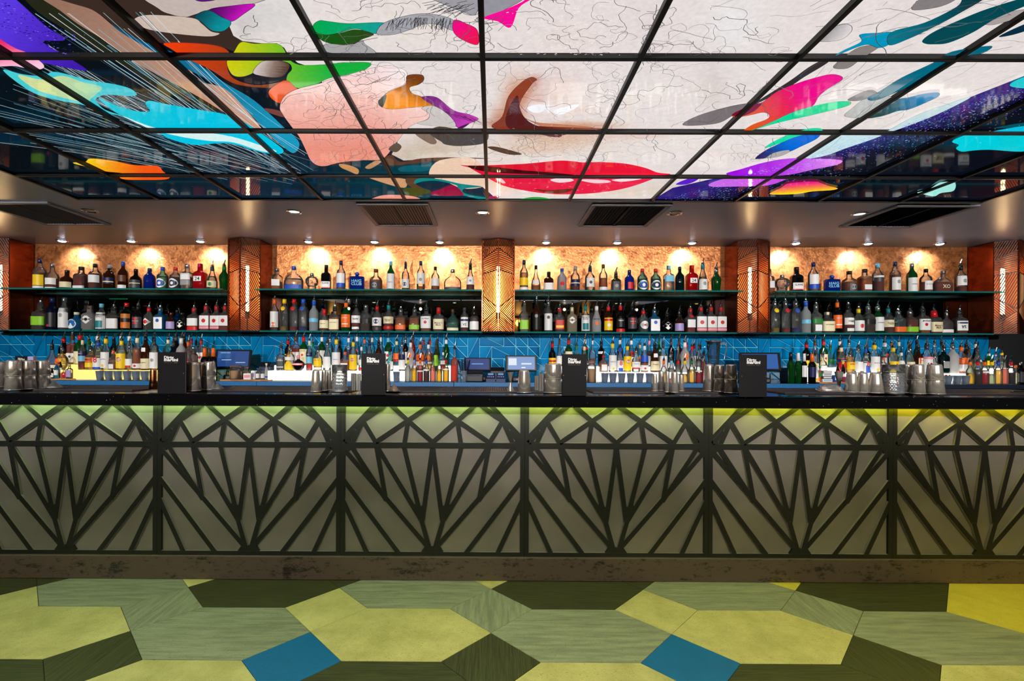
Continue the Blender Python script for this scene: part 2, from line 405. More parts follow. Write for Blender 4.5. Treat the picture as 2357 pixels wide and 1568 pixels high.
# air vents
def vent(x0, x1, y0, y1, label):
    t = thing('ceiling_vent', ((x0+x1)/2, (y0+y1)/2, ZC), label, 'vent', 'ceiling vents over the bar')
    w, d = (x1-x0)/2, (y1-y0)/2; m = MB(); b = .035
    for q in ((-w, w, -d, -d+b), (-w, w, d-b, d), (-w, -w+b, -d+b, d-b), (w-b, w, -d+b, d-b)): m.bbox(q[0], q[1], q[2], q[3], -.016, -.0005, .004)
    m.build('frame', pbr('vent_frame', (120,120,130), .4), t)
    MB().box(-w+b, w-b, -d+b, d-b, -.002, -.0005).build('backing', pbr('vent_black', (10,10,12), .8), t)
    m = MB(); n = 22
    for i in range(n):
        x = -w + b + (i+.5) * (2*w-2*b) / n
        m.add([(x-.006, -d+b, -.012), (x+.004, -d+b, -.003), (x+.004, d-b, -.003), (x-.006, d-b, -.012)], [(0,1,2,3)])
        m.add([(x-.0072, -d+b, -.0112), (x+.0028, -d+b, -.0022), (x+.0028, d-b, -.0022), (x-.0072, d-b, -.0112)], [(3,2,1,0)])
    s = m.build('louvre_blades', pbr('vent_blade', (46,52,68), .5, metal=.2), t); s['kind'] = 'stuff'
    MB().box(-.006, .006, -d+b, d-b, -.014, -.002).build('centre_bar', pbr('vent_black', (10,10,12)), t)
vent(-3.86, -3.29, 3.5, 4.1, 'square louvred ceiling vent nearest the first copper column')
vent(-1.01, -.475, 3.5, 4.1, 'square louvred ceiling vent above the second bay of bottles')
vent(.73, 1.325, 3.5, 4.1, 'square louvred ceiling vent above the third bay of bottles')
vent(2.97, 3.58, 3.5, 4.1, 'square louvred ceiling vent above the fourth bay of bottles')
ORD = 'first second third fourth fifth sixth seventh eighth ninth tenth eleventh twelfth thirteenth fourteenth fifteenth sixteenth seventeenth eighteenth nineteenth twentieth'.split()
ORD += ['twenty-' + w for w in ORD[:9]] + ['thirtieth'] + ['thirty-' + w for w in ORD[:9]] + ['fortieth'] + ['forty-' + w for w in ORD[:9]] + ['fiftieth'] + ['fifty-' + w for w in ORD[:9]] + ['sixtieth'] + ['sixty-' + w for w in ORD[:9]]
M_CHROME = pbr('chrome', (210,210,215), .12, metal=1.0)
for i, px in enumerate((207, 677, 1111, 1553, 1978)):
    p = on_z(px, 489 + (px-1129)*.0042, ZC)
    t = thing('recessed_downlight', p, f'chrome ringed recessed downlight, {ORD[i]} along the ceiling beside the vents', 'downlight', 'recessed ceiling downlights')
    MB().lathe([(-.001,.058),(-.006,.056),(-.006,.043),(-.001,.040)], 24, cap=False).build('rim', M_CHROME, t, True)
    on = i in (1, 2, 4)
    MB().lathe([(-.0012,.041),(-.003,.03)], 20).build('lens', emis('lens_dim', (255,244,230), 1.6) if on else pbr('lens_off', (30,30,32), .2), t)
for i, (px, py) in enumerate(((143,558),(302,558),(461,558),(710,560),(862,562),(1012,562),(1257,562),(1421,563),(1593,563),(1832,565),(1998,566),(2163,567))):
    X = X_at(px, 4.70, py)
    t = thing('spotlight', (X, 4.70, ZC), f'bright wall-washing spotlight, {ORD[i]} along the ceiling above the copper wall', 'spotlight', 'wall-washing ceiling spotlights')
    MB().lathe([(-.001,.05),(-.010,.048),(-.010,.038),(-.002,.036)], 24, cap=False).build('rim', M_CHROME, t, True)
    MB().lathe([(-.004,.036),(-.014,.026),(-.018,.008)], 20).build('lens', emis('lens_bright', (235,240,255), 30.0), t)
    l = bpy.data.lights.new('spot_beam', 'SPOT'); l.energy = SPOT_W; l.spot_size = math.radians(100); l.spot_blend = .9; l.shadow_soft_size = .03; l.color = (.94, .96, 1)
    o = link('spot_beam', l, t, (0, 0, -.03)); o.rotation_euler = (math.radians(44), 0, 0)

# ------------------------------------------------------------------ copper columns with lit tubes
def clip_line(p, d, poly):
    t0, t1 = -10., 10.; n = len(poly); P = [Vector(q) for q in poly]
    for i in range(n):
        a, b = P[i], P[(i+1) % n]; e = b - a; nn = Vector((-e.y, e.x)); den = nn.dot(d); num = nn.dot(a - p)
        if abs(den) < 1e-9:
            if nn.dot(p - a) < 0: return None
            continue
        t = num / den
        if den > 0: t0 = max(t0, t)
        else: t1 = min(t1, t)
    if t1 - t0 < .004: return None
    return p + d * t0, p + d * t1
NTH = ['first', 'second', 'third', 'fourth', 'fifth']
M_TUBE = emis('tube_glow', (255,214,150), TUBE_W)
M_INNER = pbr('copper_inner', (226,132,62), .3, metal=.55, noise=.3, scale=8, col2=(196,104,46))
for ci, xc in enumerate(COLX):
    z0, z1 = ZS2 - .004, ZC - .004; Hh = z1 - z0
    t = thing('copper_column', (xc, 4.62, z0), f'copper wedge column with slatted fretwork and a glowing tube, {NTH[ci]} along the back bar', 'column', 'copper wedge columns')
    D = YB - 4.62 - .004
    for s in (-1, 1):
        MB().bbox(s*CW - (.008 if s > 0 else 0), s*CW + (0 if s > 0 else .008), .004, D, 0, Hh, .0015).build('side_panel', M_COPPER, t)
    MB().box(-CW + .009, CW - .009, D - .012, D - .004, .004, Hh - .004).build('inner_back', M_INNER, t)
    for s in (-1, 1): MB().box(s*(CW-.0095) - .0008, s*(CW-.0095) + .0008, .004, D - .014, .004, Hh - .004).build('inner_lining', M_INNER, t)
    plate = [(-CW, 0), (0, -.08), (CW, 0), (CW, D), (-CW, D)]
    for nm, za, zb in (('bottom_plate', 0, .004), ('top_plate', Hh - .004, Hh)):
        n = 5; MB().add([(p[0], p[1], za) for p in plate] + [(p[0], p[1], zb) for p in plate],
                        [(4,3,2,1,0), (5,6,7,8,9)] + [(i, (i+1)%n, n+(i+1)%n, n+i) for i in range(n)]).build(nm, M_BRONZE, t)
    e = MB()
    for (x, y) in ((-CW, 0), (0, -.08), (CW, 0)):
        e.bbox(x - .006, x + .006, y - .006, y + .006, 0, Hh, .002)
    e.build('edge_strips', M_COPPER, t)
    Ls = math.hypot(CW, .08)
    for s in (-1, 1):
        m = MB()
        bnd = [((0,.0),(1,.0)), ((0,.10),(1,.245)), ((0,.40),(1,.255)), ((0,.63),(1,.665)), ((0,.79),(1,.90)), ((0,1),(1,1))]
        angs = [38, -48, 66, -22, 64]
        def put(a, b, w):
            # (s, z) on the slanting face -> local coordinates
            d = (b - a).normalized(); nrm = Vector((-d.y, d.x)) * w / 2; q = [a + nrm, b + nrm, b - nrm, a - nrm]
            tov = lambda p, o: (s * (-CW + p.x * CW / Ls) * -1 if s > 0 else (-CW + p.x * CW / Ls), -p.x * .08 / Ls + o, p.y)
            m.add([tov(p, -.002) for p in q] + [tov(p, .003) for p in q], [(0,1,2,3),(7,6,5,4),(0,4,5,1),(1,5,6,2),(2,6,7,3),(3,7,4,0)])
        for k in range(5):
            lo, hi = bnd[k], bnd[k+1]
            poly = [(0, lo[0][1]*Hh), (Ls, lo[1][1]*Hh), (Ls, hi[1][1]*Hh), (0, hi[0][1]*Hh)]
            a = math.radians(angs[k]); d = Vector((math.cos(a), math.sin(a))); nn = Vector((-d.y, d.x))
            for q in range(-60, 120):
                seg = clip_line(nn * (q * .0165) + Vector((0, .0)), d, poly)
                if seg: put(seg[0], seg[1], .0070)
            if k: put(Vector((0, lo[0][1]*Hh)), Vector((Ls, lo[1][1]*Hh)), .008)
        o = m.build('fretwork_slats', M_BRONZE, t)
    zt = 1.955 - z0
    MB().lathe([(zt-.225,.012),(zt-.22,.0145),(zt+.22,.0145),(zt+.225,.012)], 14, (0, .06, 0)).build('glow_tube', M_TUBE, t, True)
    MB().lathe([(zt-.29,.02),(zt-.225,.02)], 12, (0, .06, 0)).build('lamp_holder', pbr('holder', (70,40,26), .4, metal=.5), t)
    MB().tube([(0, .06, .004), (0, .06, zt-.29)], .006).build('lamp_stem', pbr('holder', (70,40,26)), t)

# ------------------------------------------------------------------ glass shelves
M_SHELF = glass('shelf_glass', (206,236,230), body=.12, bodycol=(120,200,200), rough=.02, edge=.7)
M_SEDGE = glass('shelf_edge', (40,150,145), body=.75, bodycol=(50,190,185), rough=.05)
for bi, (a, b_) in enumerate(zip(COLX[:-1], COLX[1:])):
    for si, zt in enumerate((ZS1, ZS2)):
        t = thing('glass_shelf', ((a+b_)/2, YS, zt - .012), f'{("upper","lower")[si]} clear glass bottle shelf in the {NTH[bi]} bay', 'shelf', 'glass bottle shelves')
        w = (b_ - a)/2 - CW - .002; t.location.y += .10 * si
        MB().box(-w, w, .0025, YB - .10 * si - YS - .006, 0, .012).build('glass_plate', M_SHELF, t)
        MB().box(-w, w, 0, .0025, -.001, .013).build('polished_edge', M_SEDGE, t)

# ------------------------------------------------------------------ back counter
bc = thing('back_counter', (0, YBF, 0), 'long back counter with a blue stone edge below the bottles', 'counter')
XC0, XC1 = -5.35, 5.5
M_BSTONE = pbr('blue_stone', (44,120,180), .35, noise=.25, scale=60, col2=(26,92,146))
M_DSTONE = pbr('black_stone', (20,21,24), .12, noise=.03, scale=300, col2=(30,31,36))
MB().bbox(XC0, XC1, .02, YB - YBF - .001, ZB - .03, ZB, .003).build('worktop', M_DSTONE, bc)
edges = [XC0, X_at(118,YBF), X_at(591,YBF), X_at(1045,YBF), X_at(1500,YBF), X_at(1900,YBF), X_at(2170,YBF), XC1]
for i, (a, b_) in enumerate(zip(edges[:-1], edges[1:])):
    MB().bbox(a + .001, b_ - .001, 0, .0195, ZB - .04, ZB, .003).build('stone_edge', M_BSTONE if i < 6 else pbr('navy_stone', (26,34,52), .35), bc)
MB().box(XC0, XC1, .30, YB - YBF - .001, .1, ZB - .032).build('carcass', pbr('cabinet_black', (16,16,18), .5), bc)
for i in range(14):
    x = XC0 + .4 + i * .76
    MB().bbox(x-.02, x+.02, .003, .033, 0, ZB - .042, .003).build('leg', pbr('blue_steel', (24,70,110), .35, metal=.3), bc)
MB().box(XC0, XC1, .03, .29, .925, .935).build('undershelf', pbr('steel_dark', (70,74,80), .3, metal=.8), bc)

# ------------------------------------------------------------------ front bar
bar = thing('bar_counter', (0, 0, 0), 'long bar with a speckled black stone top and glowing strip beneath', 'bar counter')
def granite():
    m, nt, b, out = nmat('speckled_granite'); N, L = nt.nodes, nt.links
    tc = N.new('ShaderNodeTexCoord'); vo = N.new('ShaderNodeTexVoronoi'); vo.inputs['Scale'].default_value = 75; L.new(tc.outputs['Object'], vo.inputs['Vector'])
    wn = N.new('ShaderNodeTexWhiteNoise'); L.new(vo.outputs['Color'], wn.inputs['Vector'])
    lt = N.new('ShaderNodeMath'); lt.operation = 'LESS_THAN'; lt.inputs[1].default_value = .10; L.new(vo.outputs['Distance'], lt.inputs[0])
    g2 = N.new('ShaderNodeMath'); g2.operation = 'GREATER_THAN'; g2.inputs[1].default_value = .82; L.new(wn.outputs['Value'], g2.inputs[0])
    mu = N.new('ShaderNodeMath'); mu.operation = 'MULTIPLY'; L.new(lt.outputs[0], mu.inputs[0]); L.new(g2.outputs[0], mu.inputs[1])
    mx = N.new('ShaderNodeMix'); mx.data_type = 'RGBA'; mx.inputs[6].default_value = rgba((13,13,16)); mx.inputs[7].default_value = rgba((190,190,200)); L.new(mu.outputs[0], mx.inputs[0])
    L.new(mx.outputs[2], b.inputs['Base Color']); b.inputs['Roughness'].default_value = .12; return m
M_GRAN = granite()
MB().bbox(XL + .2, XR - .2, YT0, YT1, ZT - .066, ZT, .005).build('stone_top', M_GRAN, bar)
def concrete():
    m, nt, b, out = nmat('stained_plinth'); N, L = nt.nodes, nt.links
    tc = N.new('ShaderNodeTexCoord'); mp = N.new('ShaderNodeMapping'); mp.inputs['Scale'].default_value = (1, 1, 2.2); L.new(tc.outputs['Object'], mp.inputs['Vector'])
    nz = N.new('ShaderNodeTexNoise'); nz.inputs['Scale'].default_value = 22; nz.inputs['Detail'].default_value = 8; nz.inputs['Roughness'].default_value = .75; L.new(mp.outputs[0], nz.inputs['Vector'])
    n2 = N.new('ShaderNodeTexNoise'); n2.inputs['Scale'].default_value = 4; L.new(mp.outputs[0], n2.inputs['Vector'])
    ad = N.new('ShaderNodeMath'); ad.operation = 'MULTIPLY_ADD'; ad.inputs[1].default_value = .35; L.new(n2.outputs['Fac'], ad.inputs[0]); L.new(nz.outputs['Fac'], ad.inputs[2])
    rp = N.new('ShaderNodeValToRGB'); e = rp.color_ramp.elements; e[0].position = .54; e[0].color = rgba((30,26,24)); e[1].position = .64; e[1].color = rgba((92,76,70))
    L.new(ad.outputs[0], rp.inputs['Fac']); L.new(rp.outputs['Color'], b.inputs['Base Color']); b.inputs['Roughness'].default_value = .45; return m
MB().bbox(XL + .25, XR - .25, YF + .010, YF + .09, 0, .133, .004).build('plinth', concrete(), bar)
MB().box(XL + .25, XR - .25, YF + .06, YT1 - .06, .0, ZT - .068).build('carcass', pbr('cabinet_black', (16,16,18)), bar)

# lattice panels
SEAM = [-60.5, 361.5, 783.6, 1207.5, 1630.8, 2055.5, 2479.5]
CUT = [((1300,345),(1670,93)), ((1690,345),(1402,92)), ((1302,345),(1213,195)), ((1213,197),(1362,93)), ((1088,312),(1292,93)),
       ((1520,200),(1497,348)), ((1212,200),(1146,348)), ((1092,345),(1165,262)),
       ((1678,1078),(1090,395)), ((1140,375),(1376,738)), ((1306,372),(1373,738)), ((1314,378),(1613,874)), ((1493,375),(1602,820)),
       ((1685,380),(1619,876)), ((1613,870),(1672,1078)), ((1082,595),(1462,1098)), ((1080,735),(1247,1098))]
NODES = [[(1566,766),(1606,776),(1642,786),(1632,872),(1606,878)], [(1640,1046),(1686.5,1052),(1686.5,1098),(1604,1098)], [(1090,292),(1140,345),(1140,380),(1090,440)],
         [(1322,640),(1340,655),(1382,742),(1350,710)]]
M_LAT = pbr('black_lattice', (24,23,24), .45, metal=.1, noise=.3, scale=40, col2=(17,16,17))
def sheet_mat():
    m, nt, b, out = nmat('worn_metal_sheet'); N, L = nt.nodes, nt.links
    tc = N.new('ShaderNodeTexCoord'); nz = N.new('ShaderNodeTexNoise'); nz.inputs['Scale'].default_value = 3; nz.inputs['Detail'].default_value = 5; L.new(tc.outputs['Object'], nz.inputs['Vector'])
    rp = N.new('ShaderNodeValToRGB'); e = rp.color_ramp.elements; e[0].position = .3; e[0].color = rgba((116,109,106)); e[1].position = .7; e[1].color = rgba((140,132,129)); L.new(nz.outputs['Fac'], rp.inputs['Fac'])
    # fine scratches
    wv = N.new('ShaderNodeTexNoise'); wv.inputs['Scale'].default_value = 60; wv.inputs['Detail'].default_value = 3; mp = N.new('ShaderNodeMapping'); mp.inputs['Scale'].default_value = (8, 1, .35); mp.inputs['Rotation'].default_value = (0, .5, 0)
    L.new(tc.outputs['Object'], mp.inputs['Vector']); L.new(mp.outputs[0], wv.inputs['Vector'])
    r2 = N.new('ShaderNodeValToRGB'); r2.color_ramp.elements[0].position = .74; r2.color_ramp.elements[1].position = .80; r2.color_ramp.elements[0].color = (0,0,0,1); L.new(wv.outputs['Fac'], r2.inputs['Fac'])
    mx = N.new('ShaderNodeMix'); mx.data_type = 'RGBA'; mx.inputs[7].default_value = rgba((165,160,155)); L.new(r2.outputs['Color'], mx.inputs[0]); L.new(rp.outputs['Color'], mx.inputs[6])
    L.new(mx.outputs[2], b.inputs['Base Color']); b.inputs['Roughness'].default_value = .5; b.inputs['Metallic'].default_value = .35; return m
M_SHEET = sheet_mat(); M_RAW = pbr('cut_metal_edge', (150,148,138), .35, metal=.4)
def raw_edges(o):
    o.data.materials.append(M_RAW)
    for p in o.data.polygons:
        if abs(p.normal.y) < .5: p.material_index = 1
    return o
def cz(y): return on_y(572, y / 2.946 + 900, YF).z
for k in range(6):
    xa, xb = X_at(SEAM[k], YF, 1100), X_at(SEAM[k+1], YF, 1100); Wm = xb - xa
    pan = thing('bar_front_panel', (xa, YF, 0), f'fan-patterned black lattice panel over grey metal, {ORD[k]} along the bar front', 'panel', 'lattice panels of the bar front')
    u = lambda x: (x - 1065) / 1243 * Wm
    MB().box(.001, Wm - .001, .014, .018, .13, ZT - .07).build('backing_sheet', M_SHEET, pan)
    hw = 29 / 1243 * Wm
    zt, zb = ZT - .068, cz(1112)
    MB().box(.0006, hw, 0, .014, zb, zt).build('post', M_LAT, pan); MB().box(Wm - hw, Wm - .0006, 0, .014, zb, zt).build('post', M_LAT, pan)
    raw_edges(MB().box(hw, Wm - hw, 0, .014, cz(381), cz(345)).build('rail', M_LAT, pan)); raw_edges(MB().box(hw, Wm - hw, 0, .014, zb, cz(1086)).build('rail', M_LAT, pan))
    bw = 31 / 1243 * Wm
    for n_, (a, b_) in enumerate(CUT):
        for mir in (0, 1):
            f_ = (lambda x: u(x)) if not mir else (lambda x: Wm - u(x) - (u(1686.5)*2 - Wm)*0)
            A = [f_(a[0]), cz(a[1])]; B = [f_(b_[0]), cz(b_[1])]
            e = .0002 * (n_ % 7) + .0001 * mir
            raw_edges(MB().strip(A, B, bw, e, .014).build('lattice_bar', M_LAT, pan))
    for poly in NODES:
        for mir in (0, 1):
            P = [((u(x) if not mir else Wm - u(x)), cz(y)) for x, y in poly]
            if mir: P = P[::-1]
            MB().prism(P[::-1], .0005, .014).build('lattice_gusset', M_LAT, pan)
    # light strip under the stone lip, its colour drifting from green to yellow along the bar
    g0 = [(205,255,160),(205,255,150),(210,255,136),(220,255,105),(238,255,66),(252,242,40)][k]
    MB().box(xa, xb, 2.690, 2.702, ZT - .0735, ZT - .067).build('light_strip', emis(f'strip_{k}', g0, LED_W), bar)
# ------------------------------------------------------------------ backlit ceiling picture: flat print on square glass panels
def z1(*p): return [(p[i] / 2.904, p[i+1] / 2.904) for i in range(0, len(p), 2)]
def z2(*p): return [(750 + p[i] / 2.904, p[i+1] / 2.904) for i in range(0, len(p), 2)]
def z3(*p): return [(1500 + p[i] / 2.7036, p[i+1] / 2.7036) for i in range(0, len(p), 2)]
def spline(pts, n=5):
    out = []; m = len(pts)
    for i in range(m):
        a, b, c, d = [np.array(pts[(i + k) % m], float) for k in (-1, 0, 1, 2)]
        for k in range(n):
            t = k / n
            out.append(tuple(.5 * ((2*b) + (c - a)*t + (2*a - 5*b + 4*c - d)*t*t + (3*b - a - 3*c + d)*t**3)))
    return out
SOFT = [ (1232,190,12,14,(178,92,66),.7), (1214,205,14,18,(176,92,64),.8), (1200,222,16,22,(182,100,72),.8), (1188,245,20,22,(186,108,80),.8), (1165,272,28,16,(196,126,96),.8), (1150,288,36,10,(176,112,84),.8), (1320,292,90,9,(206,140,108),.7), (1240,235,14,30,(226,176,160),.6), (1300,255,70,14,(236,206,194),.6), (1000,345,90,20,(206,188,168),.9), (930,362,50,16,(198,182,162),.8), (1228,306,50,9,(130,66,44),.85), (1190,232,30,48,(206,140,108),.9), (1165,270,30,26,(196,140,112),.6), (1290,322,120,20,(214,168,136),.75), (1000,325,70,22,(205,182,160),.6),
         (1255,252,42,11,(244,244,250),.9), (1275,205,60,38,(226,192,186),.6), (1310,105,85,60,(232,216,212),.6), (1420,440,170,18,(226,204,182),.6),
         (1230,345,90,14,(222,186,158),.6), (1150,410,60,30,(226,190,160),.7), (1340,300,60,12,(190,125,92),.5), (1470,315,70,8,(216,160,140),.5),
         (870,230,50,40,(244,238,236),.4), (1560,330,150,30,(238,226,216),.5), (930,60,120,40,(232,222,212),.5), (1640,200,30,60,(205,195,190),.5),
         (1690,60,60,60,(238,240,244),.5), (1490,60,40,70,(222,212,212),.5), (1540,430,60,30,(214,204,196),.5), (620,40,60,40,(205,205,205),.6), (560,60,30,40,(182,180,180),.5) ]
def face_col(x, y):
    c = np.array((230, 221, 218), float)
    for sx, sy, wx, wy, col, s in SOFT:
        g = s * math.exp(-((x - sx) / wx) ** 2 - ((y - sy) / wy) ** 2)
        if g > .01: c = c * (1 - g) + np.array(col) * g
    n = 4 * math.sin(x * .11 + y * .23) * math.sin(x * .047 - y * .31)
    return c + n
def grad(c0, c1, p0, p1):
    d = (p1[0] - p0[0], p1[1] - p0[1]); q = d[0]**2 + d[1]**2
    def f(x, y):
        t = min(1, max(0, ((x - p0[0]) * d[0] + (y - p0[1]) * d[1]) / q)); return [a + (b - a) * t for a, b in zip(c0, c1)]
    return f
def base_col(x, y):
    # night blue ground, teal to the left, purple dust along the face on the right
    if x < 1200:
        t = min(1, max(0, (y - 250) / 200)); u = min(1, max(0, x / 700))
        return (4 + 6*u, 12 + 22*t*u + 8*u, 18 + 30*t*u + 14*u)
    edge = 465 - (x - 1500) * .30 - max(0, x - 1900) * .04
    d = (y - edge) / 36.0
    g = math.exp(-(d * d)) if d > 0 else 1.0
    return (6 + 40*g, 12 + 16*g, 24 + 96*g)
SHAPES = []   # (px polygon, colour or function, smooth?, edge limit)
def S(poly, col, sm=True): SHAPES.append((spline(poly) if sm else poly, col))
def MARK(fn): SHAPES.append((None, fn))
FACE = z1(1750,0, 1640,60, 1550,120, 1535,190, 1560,250, 1620,285, 1750,300, 1850,300, 1900,330, 1930,380, 1990,430, 2050,450, 2130,445, 2200,400) \
     + z2(-40,440, -20,600, 100,780, 350,800, 480,960, 440,1040, 520,1080, 700,1070, 760,1075, 720,1130, 690,1180, 760,1215, 900,1232, 1040,1250, 1100,1300, 1140,1338, 1500,1345, 1900,1345) \
     + z3(20,1240, 130,1175, 350,1125, 700,1060, 1000,988, 1200,930, 1450,832, 1800,700, 2000,606, 2317,482, 2400,440, 2400,-2600) + z1(1760,-2790)
S(z1(-200,-2200, 1950,-2200, 1950,300, 1500,330, 1100,300, 860,250, 640,90, 420,20), (58,42,36))
SHAPES.append((FACE, face_col))
S(z1(150,-30, 300,-10, 420,90, 540,180, 720,290, 870,400, 1010,490, 1310,650, 1500,770, 1420,760, 1100,620, 800,440, 500,250, 250,90), (36,38,24))
S(z1(985,-40, 1060,70, 1150,110, 1240,125, 1300,110, 1450,65, 1700,35, 1790,-40), (196,180,174))
S(z1(900,135, 1000,110, 1280,130, 1350,170, 1410,220, 1470,235, 1400,255, 1200,240, 1000,210, 920,170), (206,186,172))
S(z1(1280,-20, 1450,-20, 1440,10, 1350,22, 1300,8), (96,20,120))
S(z1(1400,75, 1550,50, 1705,40, 1620,110, 1545,155, 1480,120), grad((70,10,90), (205,20,190), (500,20), (545,50)))
S(z1(1300,120, 1390,80, 1480,125, 1545,160, 1500,215, 1420,215, 1350,160), grad((12,70,84), (10,150,160), (455,40), (500,75)))
S(z1(640,110, 900,260, 1080,330, 1300,420, 1500,560, 1700,680, 1900,860, 2000,960, 1960,1030, 1850,950, 1700,800, 1500,610, 1250,470, 1100,400, 900,290), grad((8,84,120), (24,150,186), (300,80), (640,300)))
S(z1(240,-30, 500,40, 640,90, 800,220, 950,310, 1100,400, 1280,540, 1500,600, 1660,760, 1745,870, 1700,880, 1500,760, 1300,640, 1000,480, 850,390, 700,280, 520,170, 400,80), grad((150,112,94), (206,156,128), (150,0), (560,260)))
S(z1(1240,470, 1285,490, 1300,540, 1255,520), (196,140,110))
MARK(lambda: streaks())
S(z1(-60,-60, 60,-30, 300,180, 435,275, 285,285, 400,360, 575,470, 520,475, 250,420, 150,380, -60,240), grad((92,58,226), (62,24,168), (0,40), (190,150)))
S(z1(-60,255, 100,330, 200,370, 290,440, 275,470, 200,470, 100,450, -60,435), grad((240,40,100), (250,200,222), (10,100), (20,162)))
S(z1(20,475, 150,505, 280,515, 350,490, 430,500, 600,545, 760,570, 870,600, 915,640, 860,650, 720,640, 660,655, 640,680, 700,740, 810,778, 700,760, 560,710, 400,680, 250,640, 130,570), grad((70,206,210), (58,196,214), (20,160), (300,220)))
S(z1(120,510, 280,540, 420,515, 560,560, 680,590, 640,640, 600,680, 640,730, 540,690, 380,650, 230,600), grad((206,218,150), (150,212,180), (100,190), (235,215)))
S(z1(655,660, 800,720, 920,750, 1000,750, 970,700, 1000,680, 1100,700, 1300,735, 1500,770, 1640,830, 1750,900, 1850,970, 1895,1010, 1870,1035, 1750,1025, 1560,970, 1450,965, 1300,975, 1150,940, 1050,890, 900,820, 760,750), grad((40,200,214), (0,196,226), (230,230), (420,270)))
S(z1(820,782, 1000,850, 1150,880, 1350,890, 1550,920, 1750,980, 1850,1018, 1750,1018, 1560,958, 1400,948, 1200,918, 1000,866), (214,240,240))
S(z1(487,1095, 570,1088, 605,1066, 750,1080, 900,1110, 1050,1115, 1090,1152, 1135,1185, 1100,1205, 950,1208, 840,1205, 800,1190, 830,1165, 700,1150, 600,1125), grad((246,206,20), (244,84,16), (200,380), (330,405)))
S(z1(1100,295, 1350,300, 1500,330, 1550,400, 1520,450, 1560,530, 1700,575, 1850,560, 1900,540, 1850,590, 1700,590, 1550,560, 1400,470, 1250,400, 1150,340), grad((240,62,14), (132,58,20), (390,105), (600,195)))
S(z1(1515,420, 1560,360, 1610,290, 1700,300, 1850,300, 1900,340, 1930,400, 2000,440, 2150,440, 2323,425, 2480,430, 2400,490, 2200,530, 2080,590, 1990,595, 1920,560, 1920,510, 1950,470, 1930,430, 1850,410, 1770,420, 1700,490, 1620,520, 1550,505), grad((208,204,16), (20,176,60), (540,150), (770,160)))
S(z1(1690,490, 1750,420, 1850,410, 1935,440, 1900,510, 1840,525, 1750,515), grad((212,196,190), (86,58,44), (600,150), (650,165)))
S(z1(1795,620, 1850,570, 1920,545, 1990,600, 2080,600, 2250,530, 2400,490, 2420,520, 2150,580, 1960,650, 1880,695, 1820,670), grad((240,86,14), (190,60,20), (620,210), (760,180)))
S(z1(1770,730, 1880,750, 1900,790, 1800,760), (120,66,60))
S(z2(-80,170, -40,145, 0,148, 150,165, 390,160, 350,215, 320,232, 200,200, 100,225, 0,240, -80,215), grad((0,172,78), (22,158,156), (730,60), (880,60)))
S(z2(-80,225, 0,240, 100,228, 200,205, 320,235, 240,270, 160,305, 0,290), grad((14,92,20), (44,70,16), (730,80), (860,90)))
S(z2(390,160, 550,110, 700,100, 850,140, 855,212, 750,172, 650,170, 550,210, 440,240, 340,232), (164,164,170))
S(z2(0,300, 160,308, 240,275, 260,300, 330,365, 100,365, 0,350), (168,166,168))
S(z2(690,-20, 1000,-20, 1000,105, 900,80, 800,40), (158,156,162)); S(z2(1055,-20, 1330,-20, 1200,70, 1060,118), (150,148,156))
S(z2(860,140, 940,165, 1012,208, 1014,305, 900,265, 850,210), grad((244,8,140), (240,20,80), (1050,50), (1090,100)))
S(z2(1055,125, 1200,70, 1310,20, 1350,-10, 1375,0, 1290,60, 1235,190, 1150,150), (250,10,150))
PINK = z1(2150,1115, 2080,1080, 2040,1000, 2000,920, 1940,840, 1890,770, 1870,720, 1900,650, 1990,600, 2150,560) + z2(0,545, 200,490, 330,455, 430,445, 520,470, 545,510, 520,570, 430,610, 370,660, 350,690, 380,725, 450,735, 560,725, 640,725, 690,760, 680,800, 600,830, 540,870, 470,960, 380,1065, 250,1075, 100,1095)
def pink_col(x, y):
    t = min(1, max(0, (y - 165) / 170)); u = min(1, max(0, (x - 850) / 120)); v = min(1, max(0, (260 - y) / 80))
    a = np.array((246,216,214)) * (1 - t) + np.array((236,146,126)) * t
    return a * (1 - u * (0.4 + .6*v)) + np.array((252,248,248)) * (u * (0.4 + .6*v))
S(PINK, pink_col)
S(z2(545,510, 640,505, 655,540, 620,570, 560,590, 580,630, 650,655, 720,710, 600,720, 450,735, 380,722, 352,690, 420,620, 530,570), grad((120,58,10), (246,146,16), (950,190), (930,232)))
S(z2(350,690, 370,660, 405,640, 395,690, 375,722), (66,72,64))
S(z2(640,655, 740,655, 850,740, 960,770, 1020,800, 960,830, 915,855, 870,850, 820,770, 720,710), grad((112,28,120), (206,56,186), (985,230), (1090,280)))
S(z2(880,860, 935,835, 960,830, 915,862), (70,16,80))
S(z2(690,765, 640,726, 720,712, 820,772, 868,848, 760,850, 610,830, 680,802), (202,196,192))
S(z2(690,880, 760,850, 900,870, 1010,870, 1085,890, 1060,960, 900,980, 800,970, 770,950, 720,920), (78,64,52))
S(z2(600,900, 680,890, 740,950, 700,965), (128,104,84)); S(z2(420,1000, 470,960, 505,985, 470,1020), (96,80,64))
S(z2(385,1065, 440,1040, 500,1085, 640,1062, 850,1055, 1100,1062, 900,1068, 700,1082, 640,1100, 430,1120), (88,56,40))
S(z2(-200,1200, 0,1115, 130,1085, 260,1080, 430,1110, 640,1090, 730,1085, 700,1130, 690,1160, 655,1185, 590,1230, 700,1280, 640,1345, 300,1345, -200,1345), grad((4,30,44), (6,62,74), (700,440), (980,390)))
S(z2(480,1130, 540,1110, 660,1105, 715,1090, 690,1140, 600,1150, 510,1150), (8,92,108))
